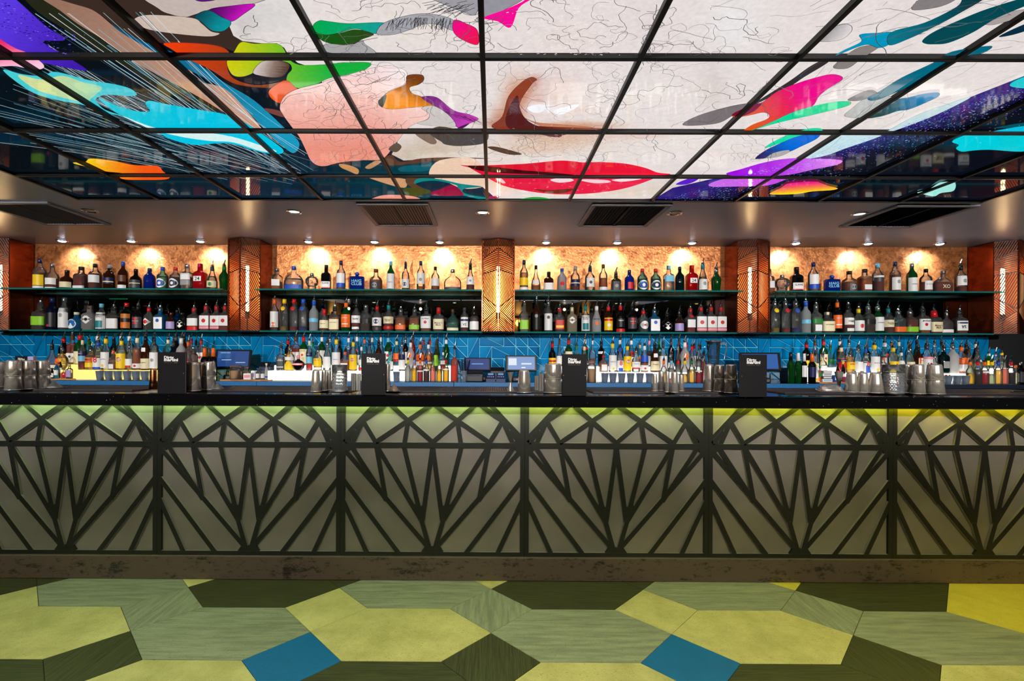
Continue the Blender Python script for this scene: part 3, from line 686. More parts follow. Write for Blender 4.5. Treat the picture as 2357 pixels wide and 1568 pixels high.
S(z2(90,1098, 160,1108, 218,1135, 210,1168, 150,1145, 100,1122), (196,144,92)); S(z2(262,1120, 330,1078, 372,1084, 300,1130), (186,138,96)); S(z2(265,1178, 420,1185, 545,1203, 545,1232, 520,1258, 400,1230), (206,152,110))
S(z2(540,1190, 600,1180, 655,1190, 600,1230, 700,1285, 640,1290, 545,1235), (92,60,36)); S(z2(520,1262, 640,1262, 700,1285, 560,1320), (70,74,24))
S(z2(300,1345, 320,1325, 400,1305, 560,1310, 635,1332, 630,1345), (236,152,132))
S(z2(690,1170, 760,1075, 1000,1065, 1060,1200, 1050,1250, 920,1262, 800,1215), (236,202,176))
S(z2(590,1230, 620,1195, 760,1200, 900,1230, 1045,1250, 930,1262, 920,1290, 1000,1312, 1130,1328, 1050,1338, 850,1285, 880,1245, 750,1212, 650,1215), (10,132,132))
S(z2(700,1290, 760,1270, 850,1240, 915,1290, 900,1310, 740,1310), (152,14,60)); S(z2(1085,1318, 1150,1312, 1150,1326, 1090,1330), (170,20,80))
S(z2(1080,985, 1150,985, 1310,1030, 1230,1036, 1130,1010), (86,64,50))
# nostril and nose underside
S(z2(1410,535, 1380,560, 1310,660, 1295,730, 1340,800, 1420,845, 1600,850, 1790,858, 1600,885, 1560,920, 1420,900, 1250,885, 1140,865, 1110,840, 1180,780, 1220,650, 1300,560, 1370,518), grad((150,66,40), (120,44,24), (1180,190), (1260,300)))
S(z2(1225,720, 1280,640, 1296,720, 1330,790, 1400,838, 1500,862, 1400,890, 1250,872, 1200,820), (86,24,20))
S(z2(1330,792, 1420,822, 1600,836, 1780,856, 1600,866, 1480,860), (196,124,88))
S(z2(1345,722, 1420,700, 1480,712, 1440,750, 1390,755), (246,246,250)); S(z2(1520,748, 1600,715, 1690,700, 1660,730, 1570,768), (246,246,250))
S(z2(1290,838, 1500,850, 1700,856, 1850,862, 1700,880, 1570,908, 1500,915, 1420,892, 1280,880), grad((86,26,20), (170,96,68), (1250,300), (1380,298)))
# lips
S(z2(900,1105, 1000,1108, 1250,1100, 1400,1090, 1560,1075, 1660,1080, 1720,1087, 1850,1085, 2000,1095, 2130,1122, 2220,1155, 2305,1165, 2200,1177, 1900,1182, 1650,1174, 1500,1167, 1250,1152, 1100,1147, 1000,1130), grad((214,14,44), (240,22,56), (1060,380), (1500,400)))
S(z2(960,1120, 1050,1145, 1250,1160, 1650,1176, 2000,1181, 2200,1179, 2150,1212, 2000,1260, 1850,1286, 1700,1298, 1500,1298, 1300,1270, 1180,1240, 1080,1190), grad((226,16,60), (240,36,76), (1100,420), (1480,430)))
S(z2(950,1110, 1100,1114, 1300,1138, 1500,1154, 1660,1172, 1400,1167, 1150,1157, 1010,1137), (64,6,12))
S(z2(1500,1204, 1560,1192, 1640,1196, 1650,1212, 1560,1222), (248,216,222)); S(z2(1690,1204, 1760,1200, 1880,1206, 1900,1220, 1800,1226), (248,206,214)); S(z2(1910,1204, 2000,1194, 2110,1186, 2100,1200, 1980,1216), (248,222,226)); S(z2(1130,1190, 1160,1186, 1200,1220, 1180,1226), (248,190,200))
S(z2(1390,1265, 1500,1272, 1650,1262, 1600,1290, 1500,1292), (110,40,20))
S(z2(1310,1330, 1400,1317, 1490,1328, 1485,1342, 1310,1342), (40,150,60))
# right side of the face
S(z3(195,780, 290,720, 500,660, 620,648, 500,722, 400,770), (120,112,114)); S(z3(620,655, 850,510, 1000,405, 1130,350, 1090,395, 950,480, 860,540, 700,625), (52,46,48))
S(z3(1035,255, 1100,190, 1180,150, 1240,160, 1240,200, 1170,250), grad((120,116,118), (222,216,216), (1900,60), (1930,90)))
S(z3(1130,420, 1190,360, 1290,295, 1400,280, 1420,290, 1300,370, 1220,425), (136,128,124)); S(z3(1200,722, 1250,672, 1350,602, 1480,598, 1490,630, 1400,690, 1300,732), (186,188,186))
S(z3(1620,60, 1700,-20, 1900,-20, 1800,40), (132,126,126)); S(z3(2040,130, 2150,90, 2317,60, 2330,90, 2150,150, 2060,150), (170,160,158)); S(z3(1220,620, 1350,560, 1400,585, 1300,625), (130,126,130))
S(z3(500,715, 560,680, 680,640, 780,570, 900,520, 1030,480, 1120,462, 1180,475, 1180,500, 1100,550, 1040,600, 1000,660, 900,690, 800,740, 700,780, 550,835, 620,780, 720,740, 730,712, 690,700, 620,715, 530,730), grad((226,84,10), (240,6,140), (1745,290), (1850,215)))
S(z3(500,715, 560,680, 680,640, 640,690, 560,722), (128,10,48))
S(z3(560,832, 700,780, 900,690, 1100,640, 1210,630, 1240,640, 1200,665, 1000,715, 800,760, 640,806), (10,216,152))
S(z3(1295,215, 1400,205, 1505,203, 1480,272, 1415,297, 1350,277, 1280,292, 1130,352, 1200,310, 1305,258), (0,150,190))
S(z3(1490,200, 1700,140, 1900,40, 1950,-20, 2080,-20, 1900,90, 1750,170, 1600,240, 1480,280), grad((4,120,140), (6,56,66), (2060,90), (2240,0)))
S(z3(1685,250, 1750,200, 1900,130, 2100,50, 2380,-30, 2380,10, 2150,110, 2000,200, 1850,265, 1750,275, 1700,270), (2,72,82))
S(z3(1345,612, 1430,560, 1560,480, 1750,390, 1870,320, 2110,285, 2060,330, 1950,352, 1750,460, 1550,560, 1400,622), (0,104,128)); S(z3(2160,225, 2317,150, 2380,140, 2380,170, 2250,215), (8,44,66))
S(z3(1535,615, 1600,605, 1680,585, 1780,575, 1782,600, 1700,640, 1600,680, 1530,690, 1440,720, 1340,735, 1400,690, 1500,640), grad((20,62,60), (0,124,176), (2020,262), (2100,230)))
S(z3(705,920, 760,880, 870,830, 980,800, 1050,800, 1050,820, 900,850, 800,890), (14,220,160))
S(z3(645,985, 700,940, 780,900, 900,850, 1000,828, 1055,815, 1030,860, 930,910, 850,945, 760,950, 700,985), grad((40,30,90), (4,100,214), (1745,360), (1810,335)))
S(z3(610,990, 700,985, 760,950, 850,932, 848,950, 770,978), (176,170,170))
S(z3(960,985, 1000,930, 1180,840, 1440,834, 1200,925, 1080,968), (196,224,230)); S(z3(1640,720, 1800,660, 1990,600, 1800,700, 1560,795, 1460,820), (196,222,224))
S(z3(150,1147, 200,1120, 300,1090, 285,1118, 220,1146), (92,30,200)); S(z3(350,1138, 430,1112, 520,1100, 430,1128), (20,70,170))
S(z3(465,1078, 560,1050, 700,1010, 850,985, 1000,985, 1140,990, 1188,1000, 1150,1025, 1000,1055, 850,1087, 650,1097, 520,1095), grad((160,12,226), (222,130,238), (1720,395), (1920,375)))
S(z3(352,1150, 400,1125, 520,1100, 700,1098, 860,1096, 800,1130, 700,1155, 500,1160, 390,1162), grad((206,110,232), (200,70,226), (1640,420), (1810,410)))
S(z3(735,1207, 800,1170, 850,1140, 950,1130, 1030,1130, 1100,1155, 1158,1170, 1120,1182, 1000,1190, 900,1206), grad((240,0,140), (252,226,16), (1840,419), (1842,444)))
S(z3(1868,880, 1920,850, 2000,836, 2340,830, 2340,936, 2100,930, 2000,935, 1930,942, 1893,922, 1910,900), (0,204,216)); S(z3(2120,822, 2200,800, 2340,782, 2340,824), (0,192,222)); S(z3(2228,522, 2280,490, 2340,476, 2340,542, 2250,540), (34,202,206))
S(z3(1652,1197, 1720,1180, 1780,1140, 1820,1130, 1888,1135, 1880,1185, 1800,1200, 1760,1220, 1700,1210), (160,230,220))

art = {}     # (col, row) -> verts, faces, colours
def cell_of(x, y): return int((x - GX0) // GP), next((k for k in range(len(GY)-1) if GY[k] <= y < GY[k+1]), -1 if y < GY[0] else 99)
RY = [0.014] + GY
def clip_poly(P, ax, v, keep_ge):
    out = []
    for i in range(len(P)):
        a, b = P[i], P[(i+1) % len(P)]; ia = (a[ax] >= v) == keep_ge or a[ax] == v; ib = (b[ax] >= v) == keep_ge or b[ax] == v
        if ia: out.append(a)
        if ia != ib:
            t = (v - a[ax]) / (b[ax] - a[ax]); out.append((a[0] + (b[0]-a[0])*t, a[1] + (b[1]-a[1])*t))
    return out
LAYER = [0]
def emit_poly(P, col, z):
    """P convex ceiling polygon; cut it along the panel grid"""
    x0, x1 = min(p[0] for p in P), max(p[0] for p in P); y0, y1 = min(p[1] for p in P), max(p[1] for p in P)
    for c in range(max(0, int((x0 - GX0) // GP)), min(10, int((x1 - GX0) // GP)) + 1):
        Q = clip_poly(P, 0, GX0 + c*GP + .004, True); Q = clip_poly(Q, 0, GX0 + (c+1)*GP - .004, False) if len(Q) > 2 else Q
        if len(Q) < 3: continue
        for r in range(len(RY) - 1):
            if y1 < RY[r] or y0 > RY[r+1]: continue
            R = clip_poly(Q, 1, RY[r] + .004, True); R = clip_poly(R, 1, RY[r+1] - .004, False) if len(R) > 2 else R
            if len(R) < 3: continue
            V, Fc, Cc = art.setdefault((c, r), ([], [], [])); n = len(V)
            for p in R:
                V.append((p[0], p[1], z))
                if callable(col): px = to_px(p[0], p[1], ZC); Cc.append(lin([max(0, min(255, q)) for q in col(*px)]))
                else: Cc.append(lin(col))
            Fc.append(tuple(range(n, n + len(R))))
def split_tri(T, lim, out):
    e = [math.dist(T[i], T[(i+1) % 3]) for i in range(3)]; k = max(range(3), key=lambda i: e[i])
    if e[k] <= lim: out.append(T); return
    a, b, c = T[k], T[(k+1) % 3], T[(k+2) % 3]; m = ((a[0]+b[0])/2, (a[1]+b[1])/2)
    split_tri([a, m, c], lim, out); split_tri([m, b, c], lim, out)
def split_face(T, out):
    m = [sum(p[k] for p in T) / 3 for k in (0, 1)]; px, py = to_px(m[0], m[1], ZC); e = max(math.dist(T[i], T[(i+1) % 3]) for i in range(3))
    near = e > .25 or (1090 < px < 1420 and 150 < py < 350)
    if e <= (.018 if near else .05): out.append(T); return
    k = max(range(3), key=lambda i: math.dist(T[i], T[(i+1) % 3])); a, b, c = T[k], T[(k+1) % 3], T[(k+2) % 3]; q = ((a[0]+b[0])/2, (a[1]+b[1])/2)
    split_face([a, q, c], out); split_face([q, b, c], out)
def emit_shape(poly, col):
    LAYER[0] += 1; z = -.00005 * LAYER[0]
    W_ = []
    for px, py in poly:
        p = on_z(px, min(py, 470), ZC); W_.append((p.x, p.y))
    tris = tessellate_polygon([[Vector((x, y, 0)) for x, y in W_]])
    for t in tris:
        T = [W_[i] for i in t]; area = (T[1][0]-T[0][0])*(T[2][1]-T[0][1]) - (T[1][1]-T[0][1])*(T[2][0]-T[0][0])
        if abs(area) < 1e-9: continue
        if area > 0: T = T[::-1]        # face down
        out = []
        if col is face_col: split_face(T, out)
        elif callable(col): split_tri(T, .07, out)
        else: out = [T]
        for q in out: emit_poly(q, col, z)
# base ground of every panel
for c in range(11):
    for r in range(len(RY) - 1):
        n = 14 if r > 1 else 2
        xs = np.linspace(GX0 + c*GP, GX0 + (c+1)*GP, n); ys = np.linspace(RY[r], RY[r+1], n)
        bc_ = base_col if r > 1 else (lambda x, y, c=c: (210, 202, 200) if 3 <= c <= 8 else (30, 40, 60))
        for i in range(n-1):
            for j in range(n-1):
                emit_poly([(xs[i], ys[j]), (xs[i], ys[j+1]), (xs[i+1], ys[j+1]), (xs[i+1], ys[j])], bc_, 0.0)
def outline(poly):
    LAYER[0] += 1; P = list(poly) + [poly[0]]; P = [p for p in P if p[1] < 459]
    for a, b in zip(P[:-1], P[1:]):
        if math.dist(a, b) < 40: ribbon([a, b], .0015, (34,32,36), 0)

# fine lines: pale light trails on the left, ink on the face, dust on the right
def ribbon(pts, w, col, dz=0):
    P = [on_z(x, y, ZC) for x, y in pts]; P = [(p.x, p.y) for p in P]
    for a, b in zip(P[:-1], P[1:]):
        d = Vector((b[0]-a[0], b[1]-a[1]));
        if d.length < 1e-5: continue
        nrm = Vector((-d.y, d.x)).normalized() * (w / 2)
        Q = [(a[0]+nrm.x, a[1]+nrm.y), (b[0]+nrm.x, b[1]+nrm.y), (b[0]-nrm.x, b[1]-nrm.y), (a[0]-nrm.x, a[1]-nrm.y)]
        emit_poly(Q, col, -.00005 * (LAYER[0] + dz))
rg = random.Random(3)
def bez(p0, p1, p2, n=14): return [((1-t)**2*p0[0]+2*t*(1-t)*p1[0]+t*t*p2[0], (1-t)**2*p0[1]+2*t*(1-t)*p1[1]+t*t*p2[1]) for t in [i/n for i in range(n+1)]]
def streaks():
  LAYER[0] += 3
  for i in range(170):
    s = rg.random()
    if s < .6:
        p0 = (-10, rg.uniform(30, 330)); k = p0[1] / 330
        p2 = (rg.uniform(480, 800), 385 + 55*k + rg.uniform(-12, 12)); p1 = (230 + 60*rg.random(), 200 + 160*k)
    else:
        p0 = (rg.uniform(0, 330), -5); k = p0[0] / 330
        p2 = (rg.uniform(650, 800), 440 - 120*k*rg.random()); p1 = (420 + 130*k, 250 + 30*(1-k))
    pts = bez(p0, p1, p2); a = rg.randint(0, 7); b = rg.randint(8, 14)
    pts = [p for p in pts[a:b+1] if 0 < p[1] < 460]
    if len(pts) > 1: ribbon(pts, rg.choice([.0010,.0013,.0018,.0024]), rg.choice([(190,232,240),(120,190,210),(236,246,250),(90,130,150)]))
for k_, (poly, col) in enumerate(SHAPES):
    if poly is None: col(); continue
    emit_shape(poly, col)
    cx_ = sum(p[0] for p in poly) / len(poly)
    if col is not face_col and cx_ > 400 and (callable(col) or 90 < max(col) < 240) and not any(p[1] > 372 and 1050 < p[0] < 1560 for p in poly): outline(poly)
LAYER[0] += 2
def inside(p, poly):
    r = False; j = len(poly) - 1
    for i in range(len(poly)):
        if (poly[i][1] > p[1]) != (poly[j][1] > p[1]) and p[0] < (poly[j][0]-poly[i][0])*(p[1]-poly[i][1])/(poly[j][1]-poly[i][1]) + poly[i][0]: r = not r
        j = i
    return r
for i in range(420):
    x, y = rg.uniform(560, 2300), rg.uniform(0, 430)
    IN = FACE if i < 330 else PINK
    if i >= 330: x, y = rg.uniform(640, 960), rg.uniform(160, 390)
    if not inside((x, y), IN) or 390 < y and 1050 < x < 1560: continue
    d = rg.uniform(0, 6.28); pts = [(x, y)]; jag = rg.random() < .35; turn = 0
    if x > 1850: d = -.55 + rg.uniform(-.2, .2)
    for k in range(rg.randint(8, 22)):
        turn = rg.uniform(-1.5, 1.5) if jag else turn * .6 + rg.uniform(-.5, .5)
        if x > 1850: turn *= .25
        d += turn; st = rg.uniform(5, 14) if jag else rg.uniform(4, 8)
        x += math.cos(d) * st * 1.3; y += math.sin(d) * st * .7
        if not inside((x, y), IN) or y > 440 or y < -5: break
        pts.append((x, y))
    if len(pts) > 2: ribbon(pts, rg.choice([.0011,.0016,.0022]), rg.choice([(70,70,76),(96,90,92),(130,120,120)]))
for i in range(60):   # hatching of the grey bands
    t = rg.random(); a = z2(400 + 440*t, 112 + 60*abs(t-.5)*rg.random())[0]; b = (a[0] - 8 + rg.uniform(-10, 10), a[1] + rg.uniform(14, 28)); ribbon([a, b], .0016, (54,54,60))
for i in range(40):
    a = z2(rg.uniform(720, 1000), rg.uniform(0, 80))[0]; ribbon([a, (a[0] - rg.uniform(14, 30), a[1] + rg.uniform(4, 14))], .0018, (50,50,56))
for i in range(30):
    a = z2(rg.uniform(760, 980), 0)[0]; yy = (680 + (a[0]*2.904 - 750*2.904 - 700) * .36) / 2.904; ribbon([(a[0], yy + rg.uniform(0, 14)), (a[0] + 26, yy + rg.uniform(12, 22))], .0016, (40,16,44))
for i in range(2200):
    x = rg.uniform(1500, 2357); e = 465 - (x - 1500) * .30 - max(0, x - 1900) * .04; y = e + abs(rg.gauss(0, 34)) + 2
    if y > 460 or y < 150: continue
    near = max(0, 1 - (y - e) / 90); w = rg.uniform(.8, 2.2) * (1.6 if rg.random() < .08 else 1)
    ribbon([(x, y), (x + rg.uniform(1, 4), y - rg.uniform(.2, 1.2))], .0016 * w, rg.choice([(140,60,240),(90,60,230),(70,110,240),(190,200,250),(110,200,230)] if near > .3 else [(60,70,150),(120,170,210),(200,210,230)]))
for i in range(420):
    x, y = rg.uniform(0, 760), rg.uniform(60, 455)
    if y < 130 + x*.1 and x > 220: continue
    ribbon([(x, y), (x + rg.uniform(.8, 2), y)], .002, rg.choice([(40,90,130),(110,160,190),(60,60,160)]))
for i in range(150):  # purple patch flecks
    x = rg.uniform(0, 170); y = rg.uniform(0, 60) + x*.45; ribbon([(x, y), (x + rg.uniform(2, 6), y + rg.uniform(-1, 2))], .003, rg.choice([(30,14,110),(130,110,250),(60,30,170)]))
for i in range(900):  # catchlights on lips and nose
    if i < 120: x, y = rg.uniform(1090, 1480), rg.uniform(405, 440); cc = (250,214,220) if rg.random() < .6 else (200,10,50)
    elif i < 420: x, y = rg.gauss(1300, 70), rg.gauss(332, 15); cc = rg.choice([(248,238,228),(170,110,80)])
    else: x, y = rg.gauss(1320, 70), rg.gauss(110, 60); cc = rg.choice([(250,248,250),(220,204,202)])
    if i < 120 and abs(x - 1285) > 170 - abs(y - 415) * 2: continue
    ribbon([(x, y), (x + rg.uniform(2, 6), y - rg.uniform(-1, 2))], rg.uniform(.0012,.0026), cc)
def print_mat():
    m, nt, b, out = nmat('backlit_print'); N, L = nt.nodes, nt.links
    at = N.new('ShaderNodeAttribute'); at.attribute_name = 'ink'
    ge = N.new('ShaderNodeNewGeometry'); nz = N.new('ShaderNodeTexNoise'); nz.inputs['Scale'].default_value = 60; nz.inputs['Detail'].default_value = 4; L.new(ge.outputs['Position'], nz.inputs['Vector'])
    mr = N.new('ShaderNodeMapRange'); mr.inputs[1].default_value = .3; mr.inputs[2].default_value = .7; mr.inputs[3].default_value = .93; mr.inputs[4].default_value = 1.05; L.new(nz.outputs['Fac'], mr.inputs[0])
    mu = N.new('ShaderNodeMath'); mu.operation = 'MULTIPLY'; mu.inputs[1].default_value = CEIL_PRINT; L.new(mr.outputs[0], mu.inputs[0])
    b.inputs['Base Color'].default_value = (.01,.01,.012,1); b.inputs['Roughness'].default_value = .04; b.inputs['Specular IOR Level'].default_value = .22
    L.new(at.outputs['Color'], b.inputs['Emission Color']); L.new(mu.outputs[0], b.inputs['Emission Strength'])
    m.cycles.emission_sampling = 'NONE'; return m
M_PRINT = print_mat()
lb = thing('ceiling_light_box', ((GX0+GX1)/2, 1.7, ZC - .004), 'backlit ceiling picture of a giant painted face with red lips and colour splashes', 'light box')
ox, oy = lb.location.x, lb.location.y
for (c, r), (V, Fc, Cc) in sorted(art.items()):
    me = bpy.data.meshes.new('picture_panel'); me.from_pydata([(x - ox, y - oy, z + .002 + .008) for x, y, z in V], [], Fc); me.materials.append(M_PRINT)
    at = me.color_attributes.new('ink', 'FLOAT_COLOR', 'POINT'); at.data.foreach_set('color', np.array([(*q, 1) for q in Cc], np.float32).ravel())
    link('picture_panel', me, lb)
MB().box(GX0-ox, GX1-ox, RY[0]-oy, GY[-1]-oy, .03, .05).build('housing', pbr('box_black', (12,12,12), .8), lb)
M_BAR = pbr('ceiling_bar', (9,8,9), .4, spec=.3)
for k in range(1, 11): MB().bbox(GX0 + k*GP - .010 - ox, GX0 + k*GP + .010 - ox, RY[0] - oy, GY[-1] - .012 - oy, -.012, .012, .002).build('grid_bar', M_BAR, lb)
for y in RY[1:-1]: MB().bbox(GX0 + .01 - ox, GX1 - .01 - ox, y - .0095 - oy, y + .0095 - oy, -.011, .012, .002).build('cross_bar', M_BAR, lb)
# ------------------------------------------------------------------ lettering
def text_mesh(body, width=None, height=None, align='CENTER', bold=.0, space=1.0, line=1.0):
    cu = bpy.data.curves.new('lettering', 'FONT'); cu.body = body; cu.size = 1; cu.align_x = align; cu.resolution_u = 2; cu.offset = bold
    cu.space_character = space; cu.space_line = line
    ob = bpy.data.objects.new('tmp_text', cu); COL.objects.link(ob)
    me = bpy.data.meshes.new_from_object(ob); bpy.data.objects.remove(ob); bpy.data.curves.remove(cu)
    n = len(me.vertices); co = np.empty(n*3, np.float32); me.vertices.foreach_get('co', co); co = co.reshape(-1, 3)
    lo, hi = co.min(0), co.max(0); sx = width / (hi[0]-lo[0]) if width else None; sy = height / (hi[1]-lo[1]) if height else sx
    sx = sx or sy
    out = np.zeros_like(co); out[:,0] = (co[:,0] - (lo[0]+hi[0])/2) * sx; out[:,2] = (co[:,1] - (lo[1]+hi[1])/2) * sy
    fs = [tuple(p.vertices) for p in me.polygons]; bpy.data.meshes.remove(me)
    return out, fs

# ------------------------------------------------------------------ bottles
# profile: (height share, radius share); then section power, depth ratio, word
PROF = dict(
 r=([(0,.9),(.02,1),(.58,1),(.66,.9),(.72,.62),(.77,.42),(.82,.35),(1,.33)], 2, 1, 'round'),
 w=([(0,.95),(.02,1),(.60,1),(.67,.88),(.73,.55),(.78,.4),(1,.38)], 2, 1, 'wine-shaped'),
 s=([(0,.95),(.02,1),(.62,1),(.68,.82),(.72,.48),(.76,.38),(1,.36)], 6, .9, 'square'),
 t=([(0,.95),(.02,1),(.66,1),(.74,.82),(.80,.48),(.85,.42),(1,.4)], 2, 1, 'tall slim'),
 c=([(0,.9),(.02,1),(.40,1),(.55,.8),(.70,.52),(.80,.38),(1,.34)], 2, 1, 'sloping'),
 q=([(0,.9),(.03,1),(.48,1),(.60,.85),(.68,.45),(.74,.34),(1,.32)], 2, 1, 'squat'),
 f=([(0,.88),(.03,1),(.42,1),(.55,.86),(.66,.5),(.72,.26),(1,.2)], 2.4, .45, 'wide flat'),
 g=([(0,.45),(.03,.55),(.15,.86),(.35,1),(.5,.93),(.62,.6),(.68,.3),(.74,.22),(1,.2)], 2, .9, 'globe'),
 k=([(0,.52),(.05,.6),(.18,.66),(.28,.66),(.36,.84),(.5,1),(.66,.96),(.78,.7),(.83,.36),(.88,.22),(1,.22)], 2, 1.1, 'skull-shaped'),
 x=([(0,.96),(.02,1),(.72,1),(.76,.94),(.78,.24),(.84,.2),(.86,.28),(.93,.3),(1,.16)], 7, .42, 'broad block'),
 o=([(0,.95),(.02,1),(.5,1),(.6,.85),(.68,.48),(.75,.32),(1,.3)], 4.5, .9, 'squat square'),
 j=([(0,.95),(.03,1),(.58,1),(.68,.72),(.76,.44),(.82,.38),(1,.36)], 2, 1, 'syrup'),
 m=([(0,.95),(.02,1),(.38,1),(.48,.86),(.6,.96),(.69,.82),(.78,.46),(.84,.36),(1,.34)], 2, 1, 'waisted'),
 u=([(0,.75),(.03,.8),(.5,1),(.6,.97),(.7,.62),(.78,.4),(1,.34)], 2, 1, 'tapered'),
 p=([(0,.8),(.05,1),(.3,1),(.45,.8),(.6,.46),(.75,.3),(1,.28)], 2, 1, 'pear-shaped'))
GL = dict(cl=((250,252,252),.10,'clear'), gn=((30,140,56),.4,'green'), bl=((24,70,215),.5,'blue'), br=((104,50,20),.5,'brown'), dk=((30,26,28),.6,'dark'),
          rd=((225,20,34),.6,'red'), aq=((176,232,230),.10,'pale aqua'), fr=((226,230,236),.75,'frosted'), tl=((16,60,66),.5,'dark teal'), sk=((70,175,240),.4,'sky-blue'),
          nv=((22,28,66),.85,'matt navy'), tn=((206,190,160),.9,'matt tan'), wh=((238,238,240),.92,'milk-white'), ol=((92,104,30),.4,'olive'), gy=((188,186,186),.85,'matt grey'))
LQ = dict(am=((240,134,28),.75,'amber'), da=((186,60,20),.72,'dark amber'), rd=((236,20,30),.5,'red'), cl=((236,242,242),.04,'clear'), ye=((255,216,20),.45,'yellow'),
          rr=((252,90,24),.5,'orange'), pk=((250,170,156),.45,'pink'), gr=((110,222,60),.45,'green'), bk=((26,14,18),.6,'black'), ma=((200,10,76),.5,'crimson'),
          wh=((248,246,240),.85,'milky'), bu=((20,60,220),.5,'blue'), pa=((238,206,130),.3,'pale gold'), br=((112,62,22),.5,'brown'), ps=((214,220,190),.4,'pale green'), do=((130,140,60),.3,'olive'))
def M_G(k):
    c, b, n = GL[k]; return glass('glass_' + k, c, b, edge=.62)
def M_L(k):
    c, b, n = LQ[k]; return glass('liquid_' + k, c, b, bodycol=c, edge=.75)
SPOUT = MB(); SPOUT.tube([(0,0,0),(0,0,.010),(.003,0,.022),(.010,-.001,.047)], [.0058,.0052,.0046,.0036], 8); SPOUT.lathe([(-.002,.0085),(.006,.0085),(.011,.006)], 10)
spout_me = bpy.data.meshes.new('pourer'); spout_me.from_pydata(SPOUT.v, [], SPOUT.f); spout_me.materials.append(M_CHROME)
STOP = MB().lathe([(-.016,.0105),(-.014,.0112),(-.002,.0112),(0,.009)], 10)
stop_me = bpy.data.meshes.new('stopper'); stop_me.from_pydata(STOP.v, [], STOP.f); stop_me.materials.append(pbr('stopper_black', (24,22,24), .5))
def prof_r(pr, t):
    for (a, ra), (b, rb) in zip(pr[:-1], pr[1:]):
        if a <= t <= b: return ra + (rb - ra) * (t - a) / max(1e-6, b - a)
    return pr[-1][1]
def patch(pr, p, dep, R, H, t0, t1, half, off, n=9, m=4):
    """curved label on the front (-y) of a bottle"""
    v = []; f = []
    for j in range(m + 1):
        t = t0 + (t1 - t0) * j / m; r = prof_r(pr, t) * R
        for i in range(n):
            a = -math.pi/2 + half * (i / (n-1) * 2 - 1); x, y = sect(a, p); v.append((r*x*1.0 + off*math.cos(a), r*y*dep + off*math.sin(a), t * H))
    for j in range(m):
        for i in range(n-1): f.append((j*n+i, j*n+i+1, (j+1)*n+i+1, (j+1)*n+i))
    return v, f
def surf_y(pr, p, dep, R, H, x, z):
    r = prof_r(pr, min(1, max(0, z / H))) * R; q = min(.98, abs(x) / max(r, 1e-5)); return -r * dep * (1 - q ** p) ** (1 / p)
